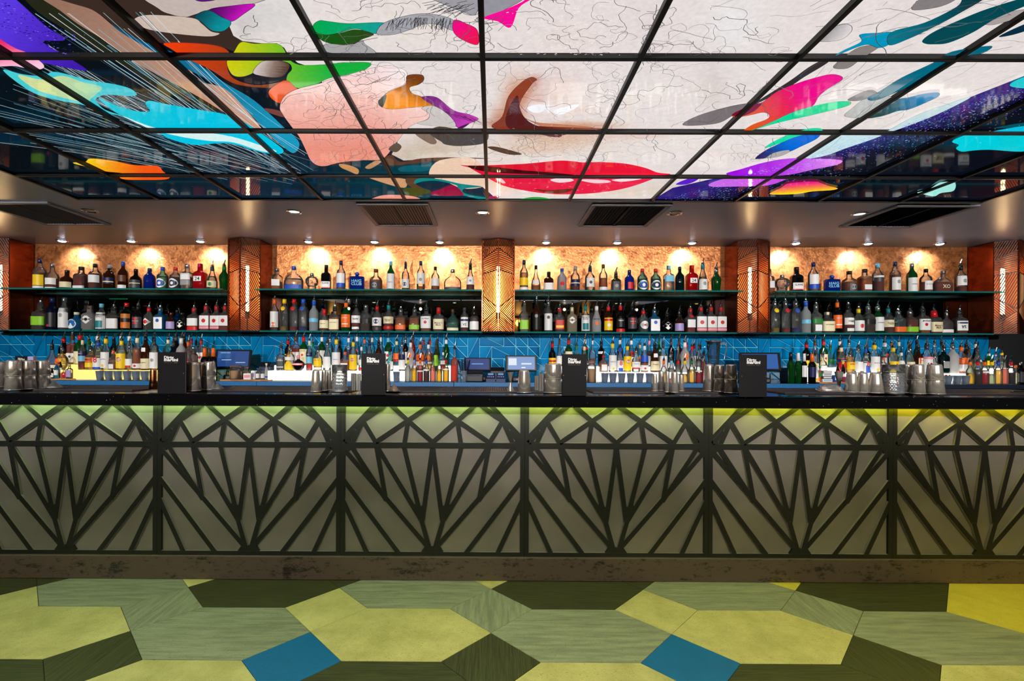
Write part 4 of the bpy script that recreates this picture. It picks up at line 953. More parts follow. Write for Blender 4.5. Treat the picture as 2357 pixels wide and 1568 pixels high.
def bottle(name, X, Y, Z, R, H, spec, label, group, cat='bottle'):
    sh, gk, lq, cap, labs, flags = spec
    pr, p, dep, _ = PROF[sh]; t = thing(name, (X, Y, Z), label, cat, group, rz=random.uniform(-.1, .1)); n = 20 if p > 2.01 else 16
    if dep < .5: dep = max(dep, .034 / R)
    P = [(z * H, r * R) for z, r in pr]
    if sh == 'k':
        m = MB().lathe(P, 20, p=p, dep=dep)
        for i, v in enumerate(m.v):   # eye sockets and jaw
            a = math.atan2(v[1], v[0]); z = v[2] / H
            for e in (-.42, .42):
                d = math.hypot((a + math.pi/2 - e) * .9, (z - .47) * 4.0)
                if d < .5: m.v[i] = (v[0] * (.80 + .4*d), v[1] * (.80 + .4*d), v[2])
            if z < .2 and abs(a + math.pi/2) < .8: m.v[i] = (v[0], v[1] * 1.1, v[2])
        m.build('glass_body', M_G(gk), t, False)
        bm = MB()
        for e in (-.42, .42):
            x, y = R * .86 * math.sin(e), -R * dep * .86 * math.cos(e); bm.lathe([(-.006,.002),(-.004,.007),(.004,.007),(.006,.002)], 10, (x, y, .46 * H))
        bm.build('eye_sockets', pbr('socket_grey', (120,116,114), .5), t)
    else:
        MB().lathe(P, n, p=p, dep=dep).build('glass_body', M_G(gk), t, True)
    if lq != '-':
        k, fill = lq.split(':'); fill = int(fill) / 100; q = []
        for z, r in pr:
            if z < fill: q.append((z * H + (.004 if z == 0 else 0), r * R - .0022))
        q.append((fill * H, prof_r(pr, fill) * R - .0022)); MB().lathe(q, n, p=p, dep=dep).build('liquid', M_L(k), t, True)
    top = H; rn = pr[-1][1] * R
    if cap != '-':
        c0 = .86 if 'N' not in flags else .74
        if 'P' in flags: MB().lathe([(c0*H - .03*H, max(rn, prof_r(pr, c0-.03)*R) + .0012), (H * .985, rn + .0014)], 14).build('neck_foil', plastic(cap), t, True)
        else: MB().lathe([(c0*H, max(rn, prof_r(pr, c0)*R) + .0015), (H - .002, max(rn, .009) + .0018), (H, max(rn, .009) * .9)], 14).build('cap', plastic(cap), t, True)
    if 'P' in flags:
        s = max(.8, min(1.25, rn / .0105)); a = random.uniform(-.5, .5)
        po = link('pourer', spout_me, t, (0, 0, H + .012*s), (0, 0, a), (s, s, 1.0)); link('stopper', stop_me, po, (0, 0, 0))
    first = None; off = .0006
    if labs != '-':
        for tok in labs.split(';'):
            off += .0005
            if tok[0] == '"':
                body, rest_ = tok[1:].split('"'); col = rest_[0]; zc = int(rest_[1:3]) / 100; ws = int(rest_[3:5]) / 100 if len(rest_) > 3 else (.42 if len(body) < 3 else (.72 if p > 2.01 else .62))
                co, fs = text_mesh(body.replace('_', ' ').replace('|', '\n'), width=2 * R * ws, bold=.015, line=.8)
                if co[:,2].max() * 2 > .30 * H: co[:,2] *= .30 * H / (co[:,2].max() * 2)
                vs = [(x, surf_y(pr, p, dep, R, H, x, zc*H + z) - off - .0008, zc*H + z) for x, _, z in co]
                mobj('lettering', vs, fs, paper(col), first or t)
            elif tok[0] == '@':
                zc = int(tok[2:4]) / 100; rr = R * (int(tok[4:6]) / 100 if len(tok) > 4 else .5); vs = [(0, surf_y(pr, p, dep, R, H, 0, zc*H) - off, zc*H)]
                for i in range(16):
                    a = 2*math.pi*i/16; x, z = rr*math.cos(a), rr*math.sin(a); vs.append((x, surf_y(pr, p, dep, R, H, x, zc*H + z) - off, zc*H + z))
                o = mobj('emblem', vs, [(0, 1+i, 1+(i+1)%16) for i in range(16)], paper(tok[1]), first or t); 
            elif tok[0] == '<':   # diamond label
                zc = int(tok[2:4]) / 100; rr = R * .86; vs = []
                for (x, z) in ((rr,0),(rr*.5,rr*.45),(0,rr*.9),(-rr*.5,rr*.45),(-rr,0),(-rr*.5,-rr*.45),(0,-rr*.9),(rr*.5,-rr*.45)): vs.append((x, surf_y(pr, p, dep, R, H, x, zc*H + z) - off, zc*H + z))
                vs.append((0, surf_y(pr, p, dep, R, H, 0, zc*H) - off, zc*H)); o = mobj('label', vs, [(8, i, (i+1)%8) for i in range(8)], paper(tok[1]), t); first = first or o
            else:
                h = 1.05 if p > 2.01 else 1.25
                if '/' in tok: tok, hs = tok.split('/'); h = int(hs) / 100
                a, b = tok[1:].split('-'); v, f = patch(pr, p, dep, R, H, int(a)/100, int(b)/100, h, off)
                o = mobj('label' if first is None else 'label_band', v, f, paper(tok[0]), t if first is None else first, True); first = first or o
    return t
def art_word(w): return 'an' if w[0] in 'aeiou' else 'a'
def describe(spec, place):
    sh, gk, lq, cap, labs, flags = spec
    g = GL[gk][2]; liq = LQ[lq.split(':')[0]][2] if lq != '-' else None
    s = g if (g != 'clear' or not liq or liq == 'clear') else liq
    s += ' ' + PROF[sh][3] + ' bottle'
    lab = [t for t in labs.split(';') if t[0] not in '"@' ] if labs != '-' else []
    if lab: s += ', ' + PALN[lab[0][1] if lab[0][0] == '<' else lab[0][0]] + ' label'
    if cap != '-': s += ', ' + PALN[cap] + (' neck' if 'P' in flags else ' cap')
    return s + ', ' + place
def row(text, Y, Z, place, group, extra=0.0, spread=.0, pyb=700):
    specs = []
    for ln in text.strip().splitlines():
        a = ln.split()
        if len(a) < 8: a += ['-'] * (8 - len(a))
        specs.append((float(a[0]), float(a[1]), float(a[2]), tuple(a[3:9]) if len(a) > 8 else (*a[3:8], '')))
    specs.sort(key=lambda s: s[0])
    placed = []
    for i, (px, w, h, sp) in enumerate(specs):
        best = None
        for k in range(13 if spread else 1):
            y = Y + (.03 if 'b' in sp[5] else 0) + (spread * ((k + 1) // 2 * (1 if k % 2 else -1)) / 12 if spread else 0)
            x, r = X_at(px, y, pyb), w * y / F / 2
            pen = max([r + q[2] + .001 - math.hypot(x - q[0], y - q[1]) for q in placed[-4:]] + [0])
            if best is None or pen < best[0] - .0008: best = (pen, x, y, r)
        pen, x, y, r = best; r -= min(pen, r * .25); placed.append((x, y, r))
        bottle('bottle', x, y, Z + .0005, r, (h + extra) * y / F, sp, describe(sp, f'{ORD[i]} {place}'), group)

#  x   w  h  shape glass liquid cap labels flags
T1 = '''
92 25 67 r cl pa:55 n y14-48;w4-12
121 26 56 q cl da:42 s w20-44;w2-10
154.5 27 41 q br da:45 k c12-40
187.5 26 49 s cl da:60 k w6-18
219.5 26 56 r cl da:62 k w28-56
252.5 25 54 r br da:60 x n24-48;c30-34
283.5 21 61 r br da:60 b w5-18;u30-52
313 25 44 q dk - k d10-48;c30-34
344.5 24 46 r bl - n -
374.5 24 49 r aq cl:60 b @w3090;@b3062;@w3030
404 24 49 r cl bk:56 r @w3090;@n3062;@w3030
431 23 56 s cl cl:50 s w40-64;x20-38
461 26 57 s rd - m w34-52/60;"24"k43
488.5 22 50 c cl cl:60 d c14-40;@g2640 P
516 22 52 u gn - g - P
'''
T2 = '''
637.5 22 47 s cl am:40 s w22-50/70
676.5 43 52 f cl cl:50 b b8-24
718 28 36 k cl - s -
751 20.5 55 s dk - k w10-36/90;"SLANE"k30;r10-14
785 20 65 r cl am:18 n w24-58;b12-26
822 33 39 x bl - b "HAIG|CLUB"z45
865.5 29 46 q cl am:50 u d10-42/70;@x2640
899.5 18 64 r gn - z w8-58;"LAPHROAIG"n30
933.5 17.5 58 r cl am:14 n w12-44;@n2650 P
968.5 18.5 65 r cl am:16 n w24-60;@x3840
1002 19 52 r cl am:52 k w22-52
1042 39.5 46 f cl da:18 s d6-20
1082.5 18 56 c cl da:26 k w26-56;@x4030 P
'''
T3 = '''
1206 19 68 r cl pa:60 n y20-44;w4-14
1233.5 21 56 p cl am:24 k w28-44/80
1263 21.5 41 s br do:55 k w10-44
1293.5 21 49 r fr - b @r3450
1324 21 54 r cl da:44 x n22-48;c32-36
1358 22.5 52 r cl cl:50 n w20-56/90;@d3830 P
1388.5 19 59 r cl am:50 u w5-18
1417.5 20.5 38 s ol - k d10-56;@x3340 P
1448.5 21.5 46 r bl - n r14-44/60
1478.5 23 49 r aq cl:56 r @w3096;@b3068;@w3034
1509 22.5 49 r aq cl:56 r @w3096;@n3068;@w3034
1539 21.5 56 s cl cl:50 z z40-62
1564.5 20 54 r tl - k -
1592 23.5 57 s rd - r w34-52/60;"24"k43
1617.5 20.5 60 c cl cl:55 t w10-46;@x3140 P
1648 22 50 u gn gr:62 s - P
'''
T4 = '''
1771 18 50 s cl am:40 u w20-48
1800 31 36 k cl - s -
1833 24 54 s dk - k w10-38/90;"SLANE"k30;r10-14
1872 21.5 65 r cl am:14 n w26-60;b12-28
1915 31 36 x bl - b "HAIG|CLUB"z45
1954.5 31 45 q cl am:50 k d10-42/60;@x2640
1990 25 50 s cl am:60 k w14-34/60
2020 23 63 r cl da:42 z d38-52;w52-58
2060 21 67 r cl am:58 n w10-50;@x3640
2098.5 20.5 63 r gn - s w6-52;"LAPHROAIG"n30
2131 23 51 r cl am:46 k w14-50/90;"ROE_&_CO"d36
2170 42 47 f cl da:50 s "XO"c30
2211 22 59 r cl da:24 k w28-62;@x4440 P
'''
M1 = '''
93.5 28 62 s cl br:45 - l18-50 P
120.5 24 74 w nv - n k10-54;@m1424
148 22.5 74 w cl cl:60 s w8-68;@x4640
177 32 41 q sk - c @w3466
207.5 28 56 s gy - u <w44;@k4426
234 22.5 61 w cl cl:60 z w6-66;"KOKO|KANU"k54;t10-36/70
262 24 54 s cl bk:55 k w8-50 P
291.5 22.5 63 w dk - r a8-60;k30-44;@o2050
318 22.5 57 r dk - k d10-54;@r3870;"Havana_Club"w38 P
343 22.5 52 r cl cl:50 r <w38;@r3840 P
369.5 22.5 52 s sk cl:50 s w8-58/80;@b4436 P
394 20.5 41 q br - e v10-50
419.5 23 41 q dk - k <w36
447 24 52 s cl am:40 r w22-54;r2-18 P
474.5 23 57 s cl rr:62 r w20-60/85;@r4040;p8-18/85 P
498.5 22.5 57 s cl rr:62 r w20-60/85;@r4040;p8-18/85 P
518 22 57 s cl rr:62 r w20-60/85;@r4040 P
'''
M2 = '''
632 19 74 w cl cl:60 o w12-60;@o2060 P
654.5 20 73 t cl ye:14 y @y7050
677 20 73 t cl rd:14 r @r7050
698 20.5 73 t cl bu:14 b @b7050
722.5 20.5 70 w fr - b z30-42 P
746.5 21.5 50 q cl da:50 r c14-50;"DISARONNO"u34 N
770.5 22.5 55 s cl am:55 k c8-50;"JACK_DANIEL'S"k36 P
796.5 21.5 66 w gn - o o14-58;"JAMESON"w46;w24-27/70 P
820 21.5 64 r cl da:52 k w30-56;"SOUTHERN|COMFORT"k44;w8-16/80 P
842 23 60 s cl br:52 s k30-48
868 22.5 58 r cl da:54 r w22-54;@n3950;d6-16 P
894.5 23.5 60 r cl da:52 t c30-56;"BUFFALO|TRACE"u42;r10-20 P
922.5 23.5 51 s cl am:60 s o10-30 P
954 23.5 51 s cl am:60 s l10-30 P
981 23.5 56 s cl am:52 k w14-62;@r3830;"Jim_Beam"k52 P
1009.5 24 55 s cl da:50 r c10-52;"Maker's|Mark"u32 N
1042 28 51 f aq ps:40 u c6-18
1069 20.5 55 r cl da:56 d w18-60/90;n44-52/90;"VS"k30
1091.5 21.5 51 r cl da:50 k w10-46 PN
'''
M3 = '''
1206.5 20 65 s cl ps:40 - l10-42 P
1234.5 18.5 73 w br - k k8-56;@x5040 P
1262 18.5 73 w cl cl:60 s w6-58;@d4640 P
1288 21.5 55 s cl cl:50 r r12-50/80;y18-28/70 P
1316.5 22.5 57 s tn - c <w48;@u4826 P
1347.5 19 60 w cl cl:60 t w6-64;"KOKO|KANU"k52;t10-34/70 P
1373 21.5 60 c wh - w @o3440;"MALIBU"n50 P
1400 20 59 w br da:58 r y8-56;r44-52;@w2840 P
1428 20 61 r dk - r k20-52;r2-14;"Captain"w44 P
1455 20.5 60 r dk - k d14-56;@r4270;"Havana_Club"w42 P
1480.5 23.5 50 r cl cl:50 r @w3480;@r3420 P
1506 22.5 52 s sk cl:50 s w8-58/80;@b4436 P
1535 24 42 q dk - k <w36 P
1563 21 42 q br - k v10-50 P
1589 19 55 s cl rd:22 r w22-54/90;@r6840 P
1613 22.5 59 s cl rr:36 r w20-62/85;@r4040;p8-18/85 P
1636 22.5 59 s cl am:36 r w20-62/85;@r4040;p8-18/85 P
1658.5 21.5 59 s cl ma:32 r w20-62/85;@r4040;p8-18/85 P
'''
M4 = '''
1783 20.5 73 t cl ye:16 s @y7050 P
1807.5 20.5 73 t cl rd:16 s @r7050 P
1831 20.5 73 t cl bu:16 s @b7050 P
1854.5 20.5 73 w fr - b z30-42 P
1878 22 65 s cl ps:56 s g34-50;w8-30/60 P
1903 26 48 s cl da:52 c c10-56;"JACK_DANIEL'S"k40
1926.5 19.5 71 w dk - o o16-58;"JAMESON"w48;w26-29/70 P
1951.5 23 65 r cl da:54 k w30-54;"SOUTHERN|COMFORT"k42;w8-18/80 P
1975.5 23 56 r cl pa:44 y w10-52;@r3040 P
1998 23.5 62 s cl br:56 s k34-52 P
2020 23 62 w gn - s w10-60;"LAPHROAIG"n40 P
2044 22 57 r cl da:50 t c26-54;"BUFFALO|TRACE"u40 P
2067 25 51 s cl cl:58 s o8-30 P
2094 25.5 52 s cl da:60 s l8-30 P
2123 24 57 s cl am:46 k w14-58;@r3630;"Jim_Beam"k50 P
2149 26 53 s cl da:46 r c8-50;"Maker's|Mark"u30 PN
2178.5 27.5 49 f cl da:22 s w6-20 P
2208.5 24 52 s cl da:30 k w14-56/90;n44-50/80;"VS"k30 P
'''
BAY = ['first bay', 'second bay', 'third bay', 'fourth bay']
for i, T in enumerate((T1, T2, T3, T4)): row(T, 4.68, ZS1, f'on upper shelf, {BAY[i]}', f'bottles on the upper shelf of the {BAY[i]}', extra=5.5, spread=.06, pyb=640)
for i, T in enumerate((M1, M2, M3, M4)): row(T, 4.74, ZS2, f'on lower shelf, {BAY[i]}', f'bottles on the lower shelf of the {BAY[i]}', extra=1.0, spread=.06, pyb=740)
# ------------------------------------------------------------------ glowing display boxes and counter bottles
ZT1, ZT2 = 1.158, 1.205
M_GLOWC = emis('display_glow', (255,252,236), BOX_W); M_GLOWY = emis('display_glow_y', (255,224,120), BOX_W * .55)
CL = ['first', 'second', 'third', 'fourth']
for i, (a, b_) in enumerate(((104, 474), (637, 1047), (1260, 1613), (1842, 2318))):
    xa, xb = X_at(a, 4.53), X_at(b_, 4.53)
    t = thing('display_box', ((xa+xb)/2, 4.345, ZB), f'glowing stepped display box under the {CL[i]} cluster of counter bottles', 'display box', 'glowing bottle display boxes')
    w = (xb - xa)/2; mt = M_GLOWY if i == 0 else M_GLOWC
    MB().bbox(-w, w, 0, .13, .006, ZT1 - ZB, .003).build('front_step', mt, t); MB().bbox(-w, w, .132, .285, .006, ZT2 - ZB, .003).build('back_step', mt, t)
    MB().box(-w - .004, w + .004, -.004, .289, 0, .006).build('base', pbr('box_base', (200,196,180), .4), t)
CB = [['''
147 20 60 w dk - r y2-40;r24-30 P
167 19 68 s cl rr:66 u w6-38/90;@d2630 P
185 24 68 w gn - r c2-44 P
204.5 22 55 q aq cl:50 g - P
225.5 22 66 c cl cl:50 w @r3040 P
262 16 58 w dk - k w40-50 P
279.5 20 66 r cl cl:50 w - P
298 20 66 r cl cl:50 w @r3040 P
335 18 66 q dk - k c20-36/60 P
354 20 64 r cl cl:50 k - P
387 20 58 r aq cl:50 c r6-20 P
405 20 66 w dk - d - P
424 18 66 r br rd:50 k - P
440 15 58 s cl pk:50 r - P
451 14 54 r cl ye:50 d - P
463 15 57 s cl pk:30 r w10-50/90;@r3040 P
''', '''
120 24 54 p cl da:24 k w6-20 P
142 26 52 g cl pa:20 s @o3560 P
190 16 69 r cl ma:62 c n46-62;z28-46;"CAMPARI"w54 P
209 21 49 r cl ye:46 s o36-58;y12-34;"ABSOLUT|PASSION"k48 P
226 20 65 c cl cl:50 b w8-42;b2-10;"8"r36 P
244 20 73 w cl cl:56 y w6-56;"Ketel_One"n34;@y1430 P
261 20 45 o cl am:50 o w6-36/60;d30-40/90 P
280 22 68 r cl ye:40 y y6-56;@r3646;"Havana|Club"w36 P
298 21 58 q cl ps:44 s w10-44;r10-18/90 P
316 19 75 w cl am:66 c w6-20;@r1330 P
335.5 20 78 m br - k c4-34;w54-66/50;"Frangelico"u22 P
355 19 68 r cl cl:50 d w6-60;@x3440 P
399 16 65 w nv - d - P
417 21 74 r wh - w - P
433 14 66 s cl rr:40 o p10-30 P
445 20 54 s cl da:40 s -
'''], ['''
663 15 58 w dk - r y2-44;r20-28 P
681 20 66 s cl rr:60 u w4-46/90 P
699 18 66 w gn - r c6-56;@r3630;"JAMESON"g50 P
720 17 52 q aq cl:50 g - P
741 15 66 w gn - w w16-52 P
759.5 14 65 w aq cl:60 s - P
782 14 56 w dk - k - P
802.5 13 64 w cl cl:60 w n20-58 P
821.6 15 67 c aq cl:50 w @r5052;w10-36 P
839 13 61 r aq cl:50 o - P
856.5 13 65 r aq cl:50 c p16-34 P
876 13 66 w cl pk:20 w - P
893.5 17 65 w gn - z w12-50;@r3640;g4-12;"MARTINI"k22 P
913 16 57 w aq cl:50 c o26-50;r16-24 P
933 14 63 r dk - s w8-50 P
950.5 13 66 w rd - d - P
975 13 58 s cl pk:50 r - P
990 13 58 s cl rr:50 r - P
1007 12 61 c ol ye:60 k - P
1027 15 61 w gn - w - P
''', '''
647 18 53 s cl bk:8 - d8-60;"JACK|DANIEL'S"w46;w14-17/70 P
667 21 54 r cl ye:30 s w44-58;y4-30;@y3060 P
687 28 36 g dk - p r34-50;w38-46/100 N
712 14 70 r cl rd:36 c n46-60;z24-46;"CAMPARI"w54 P
732 19 49 r cl ye:44 s y22-58;"ABSOLUT"r50;w6-16 P
753 18 67 c cl cl:46 s w10-48 P
774 19 73 w cl cl:54 y w6-58;"Ketel_One"n36;@y1230 P
794.5 20 44 o cl am:50 o w20-40/70 P
813 18 67 r cl ye:40 y y6-56;@r3846;"Havana|Club"w38 P
832 13 56 c cl cl:50 w w24-46;r4-14 P
850 14 69 r cl rr:50 n w40-54 P
871.5 17 67 m br - k w44-58/60;c8-34;"F"r51 P
897 18 44 q aq cl:50 t w10-50;@t4050 P
925 15 64 w cl bk:58 s w6-40;n44-60 P
945 18 66 r wh - w @o5856;@o5040 P
967 18 62 r cl rr:58 o o40-62;w22-36;@r5250 P
986 17 62 r cl pa:58 w @o4870;w28-34 P
1003 13 62 c ol gr:50 d l20-60;k14-20 P
1020 12 44 q cl da:50 w w36-56;r10-24 P
'''], ['''
1287.6 14 60 p cl cl:40 u w8-40 P
1309 17 61 w gn - r c6-56;@r3630 P
1327 16 48 q aq cl:50 g - P
1346.5 15 63 w gn - w r62-70 P
1364 17 61 g cl da:30 w - P
1384 16 56 w dk - k w52-62 P
1427 14 62 w cl cl:56 w n30-58 P
1453 17 61 c aq cl:50 w @r4870;w8-36 P
1473 14 51 r aq cl:50 c o14-44;@o3670 P
1494.6 14 61 c cl bk:60 p w6-40 P
1517 13 62 w gn - g @z6040 P
1544.5 14 60 w dk - d - P
1563 14 61 w br rd:50 u - P
1581 12 52 s cl pk:50 r - P
1598 13 50 s cl pk:50 r w10-50/90 P
1612 12 48 s cl cl:50 d w10-40 P
''', '''
1271 17 66 w dk - r y2-48;r34-40;@w2440 P
1299 12 44 q cl cl:40 s - P
1345 15 59 r cl cl:50 c @r2040 P
1389 19 39 o cl am:50 r w8-44/60 P
1410 18 66 w cl cl:54 y w6-58;"Ketel_One"n36;@y1230 P
1427 16 57 c cl cl:46 b w6-46;b2-16/60;"8"r36 P
1444 18 60 r cl ye:40 y y6-60;@r4050;"Havana|Club"w40 P
1464 19 51 q cl cl:50 s w14-46;r14-20;"Cazadores"b38 P
1483.4 17 61 r cl am:60 w b38-62;k34-38;w6-26;@r1430 P
1507 20 63 m br - k c6-40;w54-68/50;"Frangelico"u28 P
1526 18 66 r cl cl:50 d w6-56;@m2020 P
1543.5 15 42 c cl bk:40 s w24-52 P
1560.5 13 62 c cl bk:44 s k30-46 P
1576 20 69 r wh - w @o5456;@o4640 P
1592.5 15 60 c cl cl:50 r x20-50/60 P
1608 12 61 r cl cl:50 d - P
1620 14 45 c cl rr:56 d - P
'''], ['''
1856 17 54 w dk - r y4-30 P
1875.5 15 60 c cl cl:50 u - P
1895 17 61 w gn - r c10-50;@r3430 P
1911 16 48 q aq cl:50 g g20-40 P
1933 14 61 w gn - w r60-66 P
1954 17 60 r cl cl:50 s a10-40 P
1995 13 54 w dk - d w40-50 P
2036 19 58 c aq cl:50 w @r4850;w6-40 P
2052 14 57 r aq cl:50 a - P
2069 14 60 r aq cl:50 c - P
2091 14 57 r aq cl:50 s - P
2110 13 60 w gn - k - P
2151 14 59 c cl cl:50 s w10-40 P
2167 14 60 q aq cl:50 k - P
2224 15 53 w br rd:40 k o30-44 P
2246 15 56 c dk - w - P
2276 13 34 s gn - w y20-50 P
2292 11 34 c cl cl:50 s - P
2306 15 36 q cl ps:40 y - P
''', '''
1876 14 47 c cl cl:50 k w10-46 P
1893.5 17 42 q cl pa:40 s w10-40 P
1936 19 59 r cl rd:40 c r24-56;n42-54;"CAMPARI"w48 P
1956 19 43 r cl ye:44 s y20-58;"ABSOLUT|PASSION"r48 P
1975 19 58 c cl cl:46 s w8-44 P
1992.5 16 57 c cl cl:46 b w6-40;b2-30/60;"8"r36 P
2012 21 65 w cl cl:54 y w6-58;"Ketel_One"k36;@y1230 P
2033 16 36 o cl am:50 o c30-40 P
2055.5 21 59 r cl ye:40 y y4-46;@r3030;"Havana|Club"r18 P
2074 15 48 c cl cl:44 w w44-60 P
2094 19 59 c cl ps:44 s c10-44;@o1430 P
2113 19 60 r br - k c34-58/60;"F"r48 P
2133 21 65 w cl cl:50 d w6-50;p50-58;"Ketel"k34;@r3420 P
2151 16 40 q cl da:40 s w30-48 P
2172 19 60 s tl bk:56 s x20-46/60 P
2192 23 66 r wh - s - P
2212 21 61 r cl rr:58 o o36-54;w8-34;@o5060 P
2231 14 58 c cl ps:50 d - P
2250 17 58 c cl ps:40 d @w5030 P
''']]
SY = ['''
471 17 76 w dk - o - N
481.5 15 76 w dk - u - bN
491 16 76 w dk - o - N
''', '''
939 14 51 j cl wh:74 y - P
953 14.5 51 j cl ye:62 v - P
967 14.5 51 j cl ma:60 o w46-52 P
981.5 14 51 j cl br:60 b w50-58 P
996.5 14.5 51 j cl pk:70 - - P
1011 14.5 51 j cl ye:58 g - P
1026.5 14.5 51 j cl ye:68 r w54-60 P
1046 16.5 77 s cl rr:74 - - P
''', '''
1528 14 52 j cl ye:48 o - P
1545.6 14.5 52 j cl pk:20 z - P
1560.6 14 52 j cl cl:40 r - P
1576 15 52 j cl pa:40 y - P
1592 15 52 j cl pa:60 g - P
1607.8 14.5 52 j cl ma:56 - w50-56 P
1622 13.5 52 j cl rd:66 - - P
''', '''
1820 15 72 w gn - k - N
1837 15 70 w gn - w - bN
1851 16 69 w dk - w w22-60 N
1869 15.5 68 w dk - o n22-56 N
2233 15 52 j cl ye:50 o - P
2250 16 52 j cl bk:66 r b72-80 P
2266.5 15.5 52 j cl ma:62 o w50-58 P
2282 15.5 52 j cl ps:46 y - P
2297.5 15.5 52 j cl pa:64 b - P
2312.5 15 52 j cl pk:70 - - P
2327 15 52 j cl bk:52 r w78-83 P
2338 10 44 j cl pa:60 o c6-60;@o4060 b
2350 15 52 s dk - s d10-56
''']
for i in range(4):
    row(CB[i][0], 4.54, ZT2, f'in back row, {CL[i]} counter cluster', f'back row bottles of the {CL[i]} counter cluster', spread=.10, pyb=820)
    row(CB[i][1], 4.41, ZT1, f'in middle row, {CL[i]} counter cluster', f'middle row bottles of the {CL[i]} counter cluster', spread=.065, pyb=840)
    row(SY[i], 4.285, ZB, f'in front row, {CL[i]} counter cluster', f'front row bottles of the {CL[i]} counter cluster', pyb=860)
# ------------------------------------------------------------------ guests' side: added floor and bar fill lamps, globes and sign seen mirrored
FLOOR_FILL = [(-4.2,(246,255,214)), (-2.5,(246,255,212)), (-.8,(248,255,206)), (.9,(252,255,192)), (2.6,(255,250,158)), (4.3,(255,242,128))]
for i, (x, c) in enumerate(FLOOR_FILL):  # fill lamps added behind the camera to brighten floor and bar front
    t = thing('floor_fill_lamp', (x, -.30, ZC), f'added tinted fill lamp over the floor, {ORD[i]} along the room side', 'downlight', 'added tinted floor fill lamps')
    MB().lathe([(-.001,.07),(-.012,.066),(-.012,.05),(-.002,.048)], 24, cap=False).build('rim', M_CHROME, t, True)
    MB().lathe([(-.003,.05),(-.010,.03)], 16).build('lens', emis(f'lens_floor_fill_{i}', c, 6.0), t)
    l = bpy.data.lights.new('floor_fill_beam', 'SPOT'); l.energy = FLOOR_FILL_W; l.spot_size = math.radians(68); l.spot_blend = 1.0; l.shadow_soft_size = .06; l.color = lin(c)
    link('floor_fill_beam', l, t, (0, 0, -.03), (math.radians(39), 0, 0))
for i in range(7):  # fill spots added behind the camera to light the bottles from the front
    x = -4.8 + i * 1.6
    t = thing('bar_fill_lamp', (x, -.9, ZC), f'added white fill spot aimed at the back bar, {ORD[i]} along the room side', 'spotlight', 'added fill spots aimed at the bar')
    MB().tube([(0,0,0),(0,0,-.05)], .012).build('stem', M_CHROME, t)
    h = MB(); h.tube([(0,-.09,-.06),(0,.05,-.085)], [.04,.045], 16); h.build('head', pbr('lamp_black', (20,20,22), .4), t, True)
    MB().tube([(0,.051,-.0852),(0,.054,-.0857)], .038, 16).build('lens', emis('lens_bar_fill', (255,226,180), 2.0), t)
    l = bpy.data.lights.new('bar_fill_beam', 'SPOT'); l.energy = BAR_FILL_W; l.spot_size = math.radians(46); l.spot_blend = .7; l.shadow_soft_size = .02; l.color = (1, .95, .9)
    link('bar_fill_beam', l, t, (0, .06, -.087), (math.radians(83), 0, 0))
for i, (px, yy) in enumerate(((760, 720), (1190, 718), (1345, 716), (640, 716))):
    x = (px - CX) / F * 13.1
    t = thing('wall_globe', (x, -3.4, 2.22), f'warm glowing wall globe opposite the bar, {ORD[i]} of four', 'wall lamp', 'warm globes opposite the bar')
    MB().lathe([(-.09,.02),(-.075,.06),(0,.095),(.075,.06),(.09,.02)], 16).build('globe', emis('globe_warm', (255,190,90), 12.0), t, True)
    MB().box(-.02, .02, -.1, -.06, -.02, .02).build('bracket', M_CHROME, t)
ex = thing('exit_sign', (-5.95, 2.19, 2.24), 'green glowing exit sign with running figure and arrow, seen in the mirror', 'sign')
MB().bbox(-.14, .14, -.012, .012, -.06, .06, .003).build('panel', emis('exit_green', (0,150,90), 1.2), ex)
sg = MB(); sg.box(.03, .10, .0125, .014, -.045, .045); sg.build('door_pictogram', emis('exit_white', (220,255,240), 1.5), ex)
sg = MB(); sg.add([(-.02,.0125,.01),(.01,.0125,.01),(-.005,.0125,-.035),(-.011,.0125,.045),(.001,.0125,.045),(.001,.0125,.01),(-.011,.0125,.01)], [(0,1,2),(3,4,5,6)]); sg.build('arrow', MATS['exit_white'], ex)
sg = MB(); sg.lathe([(-.009,.002),(0,.009),(.009,.002)], 8, (-.07,.013,.04)); sg.tube([(-.07,.013,.03),(-.082,.013,0),(-.06,.013,-.02),(-.07,.013,-.045)], .006, 6); sg.tube([(-.082,.013,0),(-.10,.013,-.02),(-.118,.013,-.02)], .006, 6); sg.tube([(-.073,.013,.022),(-.05,.013,.012),(-.042,.013,.024)], .005, 6); sg.tube([(-.073,.013,.022),(-.098,.013,.015)], .005, 6)
sg.build('running_figure', MATS['exit_white'], ex)
MB().box(-.004, .004, -.004, .004, .06, ZC - 2.24).build('hanger', M_CHROME, ex)

# ------------------------------------------------------------------ on the front bar: mats, tins, glasses, menus
ZM = ZT + .0085
M_RUB = pbr('rubber', (34,34,38), .55)
for i, (a, b_) in enumerate(((-40, 352), (430, 828), (889, 1291), (1352, 1701), (1768, 2420))):
    xa, xb = X_at(a, 2.95, 900), X_at(b_, 2.95, 900)
    t = thing('bar_mat', ((xa+xb)/2, 2.97, ZT), f'ribbed black rubber bar mat, {ORD[i]} along the bar top', 'mat', 'rubber bar mats'); w = (xb-xa)/2
    MB().bbox(-w, w, -.19, .19, .0003, .005, .001).build('base', M_RUB, t)
    rb = MB(); n = int(2*w / .014)
    for k in range(n): x = -w + .012 + k * (2*w - .024) / max(1, n-1); rb.box(x - .0032, x + .0032, -.18, .18, .005, .0078)
    rb.box(-w, w, -.19, -.182, .005, .0082); rb.box(-w, w, .182, .19, .005, .0082)
    o = rb.build('ribs', pbr('rubber_rib', (54,54,60), .4), t); o['kind'] = 'stuff'
